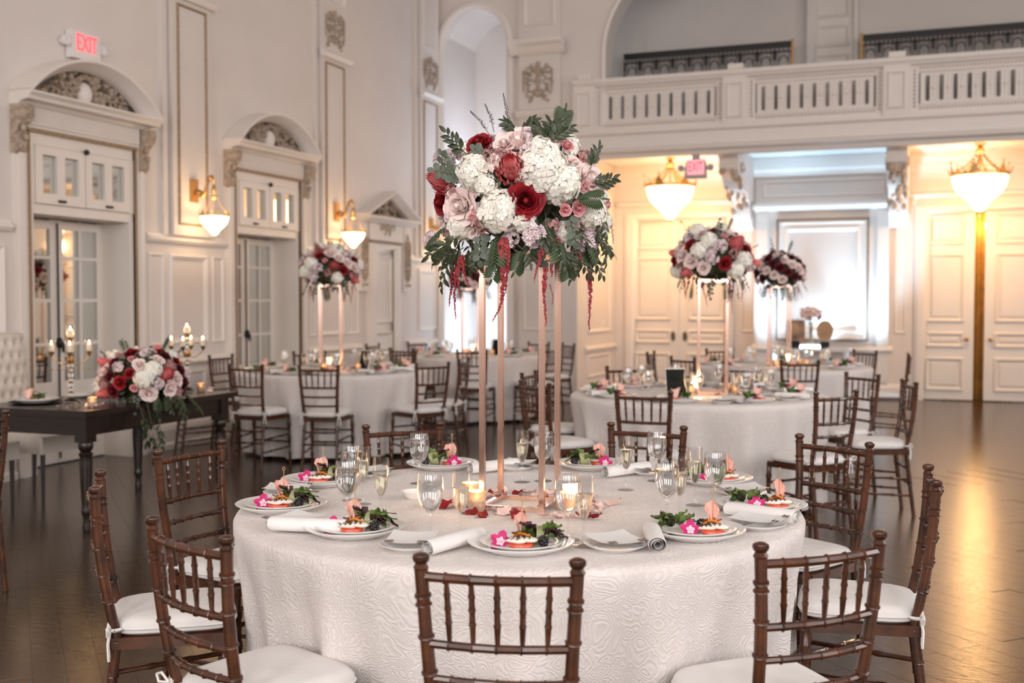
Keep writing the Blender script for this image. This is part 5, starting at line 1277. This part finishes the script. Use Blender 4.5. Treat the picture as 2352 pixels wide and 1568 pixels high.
# ------------------------------------------------------------------ place settings on the other tables
def small_salad(seed, k):
    """a composed salad as one small thing for the distant plates"""
    o = empty('plated_salad'); tag(o, 'x', 'salad'); r = random.Random(seed)
    b = MB()
    for q in range(13): b.join(leaf(.05, .015, .5, .5, 4, .4, 1, q), LM((-.03+r.uniform(-.015,.015), r.uniform(-.02,.02), .012), (r.uniform(-1,1), r.uniform(-1,1), r.uniform(.1,.9))))
    ob('lettuce', b, LETT, o, True)
    b = MB(); b.lathe([(0,0),(.03,0),(.032,.006),(0,.009)], 12, c=(.035,-.01)); ob('tomato', b, TOMATO, o, True)
    b = MB(); b.ball((.035,-.012,.014), (.024,.016,.007), 8, 5); ob('mozzarella', b, CHEESE, o, True)
    b = MB(); b.grid(lambda u, v: (.035+(.012+.018*v)*sin((u-.5)*3.2), .012+.015*cos((u-.5)*3.2), .01+.055*v+.006*sin(7*u)*v), 10, 4); ob('prosciutto', b, HAM, o, True)
    b = MB()
    for q in range(5):
        a = 2*pi*q/5; b.join(leaf(.026, .011, .15, .2, 3, 0, 0), LM((.0+.002*cos(a), -.035, .012), (cos(a), -.5, sin(a)+.3)))
    ob('orchid', b, ORCHID, o, True)
    return Proto(o)
SS = [small_salad(3, 0)]
WORDS = 'twelve one two three four five six seven eight nine ten eleven'.split()
CLK = lambda T, a: (lambda h: '%d o\'clock' % (12 if h == 0 else h))(int(round((90-math.degrees(a)-math.degrees(math.atan2(T[0], T[1]))*1.0)/30)) % 12)
def settings(T, degs, where, full, rnd):
    seen = {}
    for dg in degs:
        a = RAD(dg); vx = V((T[0], T[1])).normalized(); ang = (math.degrees(a-atan2(vx.y, vx.x)) + 360) % 360   # 0 = away from the camera
        h = int(round((12-ang/30) % 12)) % 12
        while h in seen: h = (h+1) % 12
        seen[h] = 1; w = "at the %s o'clock place of %s" % (WORDS[h], where)
        f = lambda rad, da: (T[0]+rad*cos(a+da), T[1]+rad*sin(a+da))
        x, y = f(.70, 0); PLATE.put((x, y, TZ), 0, 'wide white dinner plate '+w, group='dinner plates'); SALADP.put((x, y, TZ+.0088), 0, 'stacked white salad plate '+w, group='salad plates')
        SS[0].put((x, y, TZ+.022), YAW+rnd.choice((0, pi))*1+rnd.uniform(-.4, .4), 'small salad with pink prosciutto '+w, scale=1.12)
        x, y = f(.50, .16); GOB.put((x, y, TZ), 0, 'water goblet '+w, group='water goblets')
        x, y = f(.49, .02); FLU.put((x, y, TZ), 0, 'champagne flute '+w, group='champagne flutes')
        if full:
            x, y = f(.74, -.33); SIDEP.put((x, y, TZ), 0, 'white side plate '+w, group='side plates'); MENU.put((x, y, TZ+.0195), a, 'white card on the side plate '+w)
            x, y = f(.72, -.20); NAP.put((x, y, TZ), a-pi/2, 'rolled white napkin '+w, group='rolled napkins')
    for i, (u, v) in enumerate(((.17, -.10), (.16, .14), (-.16, .12), (-.15, -.14))):
        p = V((T[0]+.07, T[1]+.05, 0))+CR*u+CF*v; VOT.put((p.x, p.y, TZ), 0, 'lit votive candle %s of the stand on %s' % (('at the front right', 'at the back right', 'at the back left', 'at the front left')[i], where), group=VG)
    light('table_candle_glow', 'POINT', (T[0]+.1, T[1]-.25, TZ+.12), .9, (1, .6, .28), shadow_soft_size=.05)
rs = random.Random(5)
settings(T2, (-88, -48, -6, 34, 74, 112, 148, -168, -130), 'the middle right table', True, rs)
settings(T3, (-93, -65, 180, -131, -23, 14, 131, 86, 50), 'the middle left table', True, rs)
settings(T4, (-75, -128, -179, 128, 92, 55, 18, -28), 'the far right table', False, rs)
settings(T5, (-67, -106, -172, 146, 105, 69, 30, -24), 'the far left table', False, rs)
def number_board(x, y, rz, label):
    o = empty('table_number_frame', (x, y, TZ), rz); tag(o, label, 'frame', 'black table number frames')
    M = Matrix.Rotation(RAD(-14), 4, 'X'); b = MB(); b.box(-.07,.07,-.006,.004,0,.19, M); ob('board', b, BOARD, o)
    b = MB(); b.box(-.072,-.07,-.007,.004,0,.192,M); b.box(.07,.072,-.007,.004,0,.192,M); b.box(-.072,.072,-.008,.005,.19,.195,M); ob('edge', b, CARD, o)
    b = MB(); b.box(-.02,.02,.045,.05,0,.12, Matrix.Rotation(RAD(14), 4, 'X')); ob('easel_leg', b, BOARD, o)
number_board(-1.66, 7.62, YAW+.15, 'black tabletop board in a thin white frame on the middle right table')
number_board(-5.06, 9.36, YAW-.75, 'black tabletop board turned edge-on, on the middle left table')
number_board(-5.0, 12.62, YAW-.75, 'black tabletop board turned edge-on, on the far left table')

# ------------------------------------------------------------------ fallen petals
pm = [leaf(.045, .022, .35, -.25, 5, .25, 0, i).mesh('rose_petal', PETALP, True) for i in range(2)]+[leaf(.045, .022, .35, -.3, 5, .3, 0, 7).mesh('rose_petal', RED, True)]
rp = random.Random(12)
def petal(x, y, k, lab, grp):
    o = link('rose_petal', pm[k], None, loc=(x, y, TZ+.003), rot=(rp.uniform(-.25,.25), rp.uniform(-.3,.3), rp.uniform(0, 6))); tag(o, lab, 'petal', grp); o.scale = (rp.uniform(.8, 1.3),)*3
for i in range(44):
    a = rp.uniform(0, 6.28); q = rp.uniform(.10, .27); petal(-1.243+q*cos(a)*1.15, 3.36+q*sin(a)*.9, i % 2, 'pale pink rose petal scattered round the foot of the near copper stand', 'pale petals on the near table')
for x, y, lab in ((-1.32,3.16,'front left of'), (-1.27,3.13,'in front of'), (-1.16,3.12,'just right of the front of'), (-.99,3.25,'well right of'), (-.965,3.235,'farthest right of'), (-1.37,3.50,'behind the left side of'), (-1.325,3.49,'behind'), (-1.46,3.20,'far left of'), (-1.05,3.45,'behind the right side of')):
    petal(x, y, 2, 'dark red rose petal lying '+lab+' the near copper stand', None)
for T, w in ((T2, 'middle right'), (T3, 'middle left')):
    for i in range(16):
        a = rp.uniform(0, 6.28); q = rp.uniform(.12, .30); petal(T[0]+.08+q*cos(a), T[1]+.06+q*sin(a), 2 if i % 3 == 0 else 0, ('dark red' if i % 3 == 0 else 'pale pink')+' rose petal around the stand on the '+w+' table', ('dark' if i % 3 == 0 else 'pale')+' petals on the '+w+' table')

# ------------------------------------------------------------------ dark farm table with its chairs at the left
FT = empty('farm_table', (-5.24, 6.13, 0)); tag(FT, 'dark stained rectangular table with turned legs at the left wall', 'table')
b = MB(); b.box(-.46,.46,-.79,.79,.725,.76); b.box(-.44,.44,-.77,.77,.715,.725); ob('table_top', b, WOODDK, FT)
b = MB(); b.box(-.40,.40,-.72,-.695,.60,.715); b.box(-.40,.40,.695,.72,.60,.715); b.box(-.40,-.375,-.72,.72,.60,.715); b.box(.375,.40,-.72,.72,.60,.715); ob('apron', b, WOODDK, FT)
for sx in (-1, 1):
    for sy in (-1, 1):
        b = MB(); x, y = sx*.37, sy*.69; b.box(x-.045, x+.045, y-.045, y+.045, .56, .715); b.lathe([(.022,0),(.027,.03),(.022,.05),(.020,.09),(.030,.12),(.032,.135),(.026,.15),(.028,.18),(.036,.32),(.040,.44),(.036,.47),(.044,.485),(.030,.50),(.044,.52),(.046,.545),(.040,.56)], 16, c=(x, y)); ob('leg', b, WOODDK, FT, True)
def tufted(x, y, label):
    o = empty('tufted_chair', (x, y, 0)); tag(o, label, 'chair', 'tufted cream chairs')   # faces +X
    def f(u, v):
        yy = (u-.5)*.52; zz = .47+.72*v; dmp = 0
        gx, gz = yy/.085, (zz-.62)/.095; s = 0
        for row in range(0, 6):
            for cc in range(-4, 5):
                by = cc*.085+(.0425 if row % 2 else 0); bz = .64+row*.095
                dd = (yy-by)**2+(zz-bz)**2
                if dd < .01: dmp += .034*math.exp(-dd/.00045)
        return (-.26-.10*v+.055*(1-min(1, abs(2*u-1)**4))+.0-dmp-.05*(v > .985)-.04*(abs(2*u-1) > .985), yy, zz)
    b = MB(); b.grid(f, 40, 46); b.box(-.42,-.30,-.26,.26,.45,.5); b.grid(lambda u, v: (-.30-.10*v-.075*sin(pi*u)**.2*1, (u-.5)*.52, .47+.72*v), 10, 6); ob('tufted_back', b, LEATHER, o, True)
    b = MB()
    for row in range(6):
        for cc in range(-3, 4):
            by = cc*.085+(.0425 if row % 2 else 0); bz = .64+row*.095
            if abs(by) < .24 and bz < 1.16:
                v = (bz-.47)/.72; b.ball((-.262-.10*v+.042, by, bz), (.006,.010,.010), 6, 4)
    tag(ob('upholstery_button', b, LEATHER, o, True), kind='stuff')
    b = MB(); pr = [(0,.34),(0,.45),(.02,.475),(.06,.485)]
    b.grid(lambda u, v: ((u-.5)*.56+.02, (v-.5)*.50, .47+.022*(1-abs(2*u-1)**6)*(1-abs(2*v-1)**6)), 14, 14); b.box(-.26,.30,-.25,.25,.35,.47); ob('seat', b, LEATHER, o, True)
    for sx in (-.22, .265):
        for sy in (-.215, .215):
            b = MB(); b.tube([(sx*(1.06 if sx < 0 else 1), sy, 0), (sx, sy, .35)], [.016, .025], 4); ob('leg', b, WOODDK, o)
tufted(-6.12, 6.33, 'cream tufted chair with dark legs behind the dark table, back in view')
tufted(-6.12, 5.62, 'cream tufted chair cut off by the left edge of the picture')
# candelabras
def candelabra(x, y, label, rz):
    o = empty('crystal_candelabra', (x, y, .76), rz); tag(o, label, 'candelabra', 'crystal candelabras')
    b = MB(); b.lathe([(0,0),(.055,0),(.055,.012),(.03,.03),(.012,.04),(0,.04)], 16); ob('base', b, CRYSTAL, o, True)
    b = MB(); z = .04
    for q in range(7):
        rr = .020 if q % 2 == 0 else .014; b.ball((0,0,z+rr), (rr,rr,rr), 10, 7); z += 2*rr*.93
    top = z
    b.ball((0,0,top+.07), .016, 10, 7); b.ball((0,0,top+.10), .012, 10, 7); b.lathe([(.010,top),(.008,top+.06),(.010,top+.12),(.02,top+.13)], 8); ob('crystal_column', b, CRYSTAL, o, True)
    b = MB(); b.lathe([(0,top-.01),(.022,top-.005),(.030,top+.012),(.018,top+.03),(0,top+.03)], 12); ob('gilt_hub', b, BRASS, o, True)
    def cup(px, py, pz, par):
        b = MB(); b.lathe([(.004,pz-.035),(.016,pz-.012),(.022,pz-.004),(0,pz)], 10, c=(px,py)); ob('drip_pan', b, BRASS, par, True)
        b = MB(); b.lathe([(.018,pz),(.027,pz+.01),(.028,pz+.078),(.027,pz+.078),(.026,pz+.01),(.012,pz+.003)], 14, cap=False, c=(px,py)); ob('glass_cup', b, GLASS, par, True)
        b = MB(); b.lathe([(0,pz+.002),(.016,pz+.002),(.016,pz+.045),(0,pz+.047)], 12, c=(px,py)); ob('candle', b, WAX, par, True)
        b = MB(); b.lathe([(0,pz+.047),(.004,pz+.052),(.0045,pz+.058),(.002,pz+.066),(0,pz+.072)], 8, c=(px,py)); ob('flame', b, FLAME, par, True)
    for q in range(4):
        a = pi/2*q+.4; c, s = cos(a), sin(a); b = MB(); b.tube([(c*t*.115, s*t*.115, top+.01-.035*sin(pi*t)+.03*t) for t in [i/8 for i in range(9)]], .0036, 6)
        for k in range(3): b.ball((c*(.05+.03*k), s*(.05+.03*k), top-.045), (.004,.004,.010), 5, 4)
        arm = ob('arm', b, BRASS, o, True); cup(c*.115, s*.115, top+.072, arm)
    hub = ob('upper_stem', MB().lathe([(.006,top+.12),(.012,top+.14),(0,top+.14)], 8), CRYSTAL, o, True); cup(0, 0, top+.165, hub)
    light('candelabra_glow', 'POINT', (x, y, .76+top+.19), 1.2, (1, .66, .36), shadow_soft_size=.05)
candelabra(-5.27, 5.76, 'crystal and gilt candelabra with lit candles, nearest the left edge, on the dark table', .3)
candelabra(-5.10, 6.75, 'crystal and gilt candelabra behind the bouquet on the dark table', .0)
# low arrangement spilling over the front of the dark table
mixC = ['blush','red','prot','stock','hyd','burg','blush','dust','spray','blush','red','stock','burg','hyd']
LB = arrangement(9, .27, .25, .20, mixC, 66, 'low bouquet of red, pink and cream flowers spilling over the edge of the dark table', 0, size=.82)
LB.name = 'low_bouquet'; LB.location = (-4.95, 6.08, .895); LB.scale = (1.13,)*3; LB.rotation_euler = (0, 0, 1.0)
for i in range(12):
    a = rp.uniform(-1.6, .8); sprig(LB, LM((cos(a)*.20, sin(a)*.18, -.07), (cos(a)*.8, sin(a)*.8, -.35), (0,0,1)), rp.uniform(.14, .24), 'rrf'[i % 3], .7, i+50, False)
for i, (dx, L) in enumerate(((.0, .38), (.05, .30), (-.06, .24))):
    b = MB(); r = random.Random(i); p0 = V((.22, -.16+dx, -.10)); pts = [p0+V((.05*sin(t*2), .02*t, -L*t)) for t in [q/8 for q in range(9)]]; b.tube(pts, .0015, 4)
    for q in range(26): k = r.random()**.8; c = p0+V((.05*sin(k*2), .02*k, -L*k)); b.join(leaf(.04, .011, .3, .3, 4), LM(c, (r.uniform(-1,1), r.uniform(-1,1), -.6)))
    LBt = ob('trailing_vine', b, LEAF, LB, True, mtx=Matrix.Rotation(-1.0-.2, 4, 'Z'))
VOT.put((-4.93, 5.57, .762), 0, 'lit votive candle at the near corner of the dark table', group=VG); VOT.put((-5.02, 6.80, .762), 0, 'lit votive candle at the far end of the dark table', group=VG)
light('farm_table_glow', 'POINT', (-4.95, 5.6, .86), .5, (1, .55, .22), shadow_soft_size=.03)
CHARG = proto_mesh('charger_plate', [(0,0),(.10,0),(.15,.008),(.165,.012),(.165,.014),(.10,.004),(0,.004)], BLKP, 'plate', 32)
CHARG.put((-5.47, 5.66, .76), 0, 'dark charger plate under the salad plate on the dark table')
PLATE.put((-5.47, 5.66, .765), 0, 'white dinner plate on the dark charger, dark table', group='dinner plates'); SALADP.put((-5.47, 5.66, .7738), 0, 'white salad plate on top of the stack on the dark table', group='salad plates'); SS[0].put((-5.47, 5.66, .781), YAW+pi, 'small salad with prosciutto on the dark table')
PLATE.put((-5.42, 6.38, .76), 0, 'white plate on the dark table behind the candelabra', group='dinner plates')
SIDEP.put((-5.52, 6.12, .76), 0, 'small white plate left of the low bouquet on the dark table', group='side plates')
for i in range(10): 
    q = link('rose_petal', pm[i % 2], None, loc=(-4.95+rp.uniform(-.16,.10), 5.5+rp.uniform(-.06,.14)+(1.3 if i > 6 else 0), .764), rot=(.2, .1, rp.uniform(0, 6))); tag(q, 'pale pink rose petal scattered on the dark table', 'petal', 'pale petals on the dark table')

# ------------------------------------------------------------------ small display table in front of the blue lit pier
DT = empty('display_table', (-1.62, 16.15, 0)); tag(DT, 'small white display table in front of the blue lit pier', 'table')
b = MB(); b.box(-.55,.55,-.22,.22,.72,.76); ob('table_top', b, PORC, DT)
for sx in (-.5,.5):
    for sy in (-.18,.18):
        b = MB(); b.box(sx-.02, sx+.02, sy-.02, sy+.02, 0, .72); ob('leg', b, PORC, DT)
b = MB(); b.lathe([(0,.76),(.17,.76),(.17,.80),(0,.80)], 24, c=(0,0)); o = ob('led_disc', b, GLOWBASE, None, True, loc=(-1.60, 16.10, 0)); tag(o, 'glowing round light under the vase on the display table', 'lamp')
VZ = empty('flower_vase', (-1.60, 16.10, .80)); tag(VZ, 'slim vase with a small pink and red bouquet in front of the blue lit pier', 'vase')
b = MB(); b.lathe([(0,0),(.05,0),(.045,.02),(.04,.12),(.035,.26),(.055,.32),(.05,.32),(.03,.26),(.035,.12),(.035,.02),(0,.02)], 18, cap=False); ob('glass', b, GLASS, VZ, True)
b = MB()
for q in range(7): b.tube([(.02*cos(q), .02*sin(q), .02), (.03*cos(q+2), .03*sin(q+2), .33)], .004, 4)
ob('stems', b, STEM, VZ)
for q in range(17):
    v = 1-1.3*(q+.5)/17; c = sqrt(1-v*v); a = q*2.399; n = V((c*cos(a), c*sin(a), v)); k = ('blush','burg','blush','spray','stock')[q % 5]
    link(FN[k], fmesh(k, q % 3), VZ, mtx=RM(V((n.x*.13, n.y*.13, .42+n.z*.11)), n, q, 1.0))
for q in range(9):
    a = q*2.399; sprig(VZ, LM((.06*cos(a), .06*sin(a), .42), (cos(a), sin(a), .6 if q % 2 else -.3)), .2, 'r', .2, q, False)
def photo(x, lab, m, oval):
    o = empty('framed_photo', (x, 16.0, .76), -.0); tag(o, lab, 'picture'); b = MB()
    if oval: b.lathe([(0,0),(.115,0),(.115,.02),(0,.02)], 24, Matrix.Translation((0,0,.25)) @ Matrix.Rotation(pi/2, 4, 'X') @ Matrix.Scale(1.25, 4, (0,1,0)))
    else: b.box(-.13,.13,-.02,0,.08,.40)
    ob('print', b, m, o, True); b = MB(); b.box(-.06,.06,-.02,.05,0,.10); ob('foot', b, BLKP, o)
    if not oval:
        b = MB(); b.ball((-.01,-.02,.27), (.065,.006,.085), 12, 6); ob('portrait_face', b, TAN, o, True)
photo(-1.80, 'rectangular sepia portrait photo left of the vase on the display table', PHOTO, False)
photo(-1.40, 'oval tan portrait photo right of the vase on the display table', TAN, True)
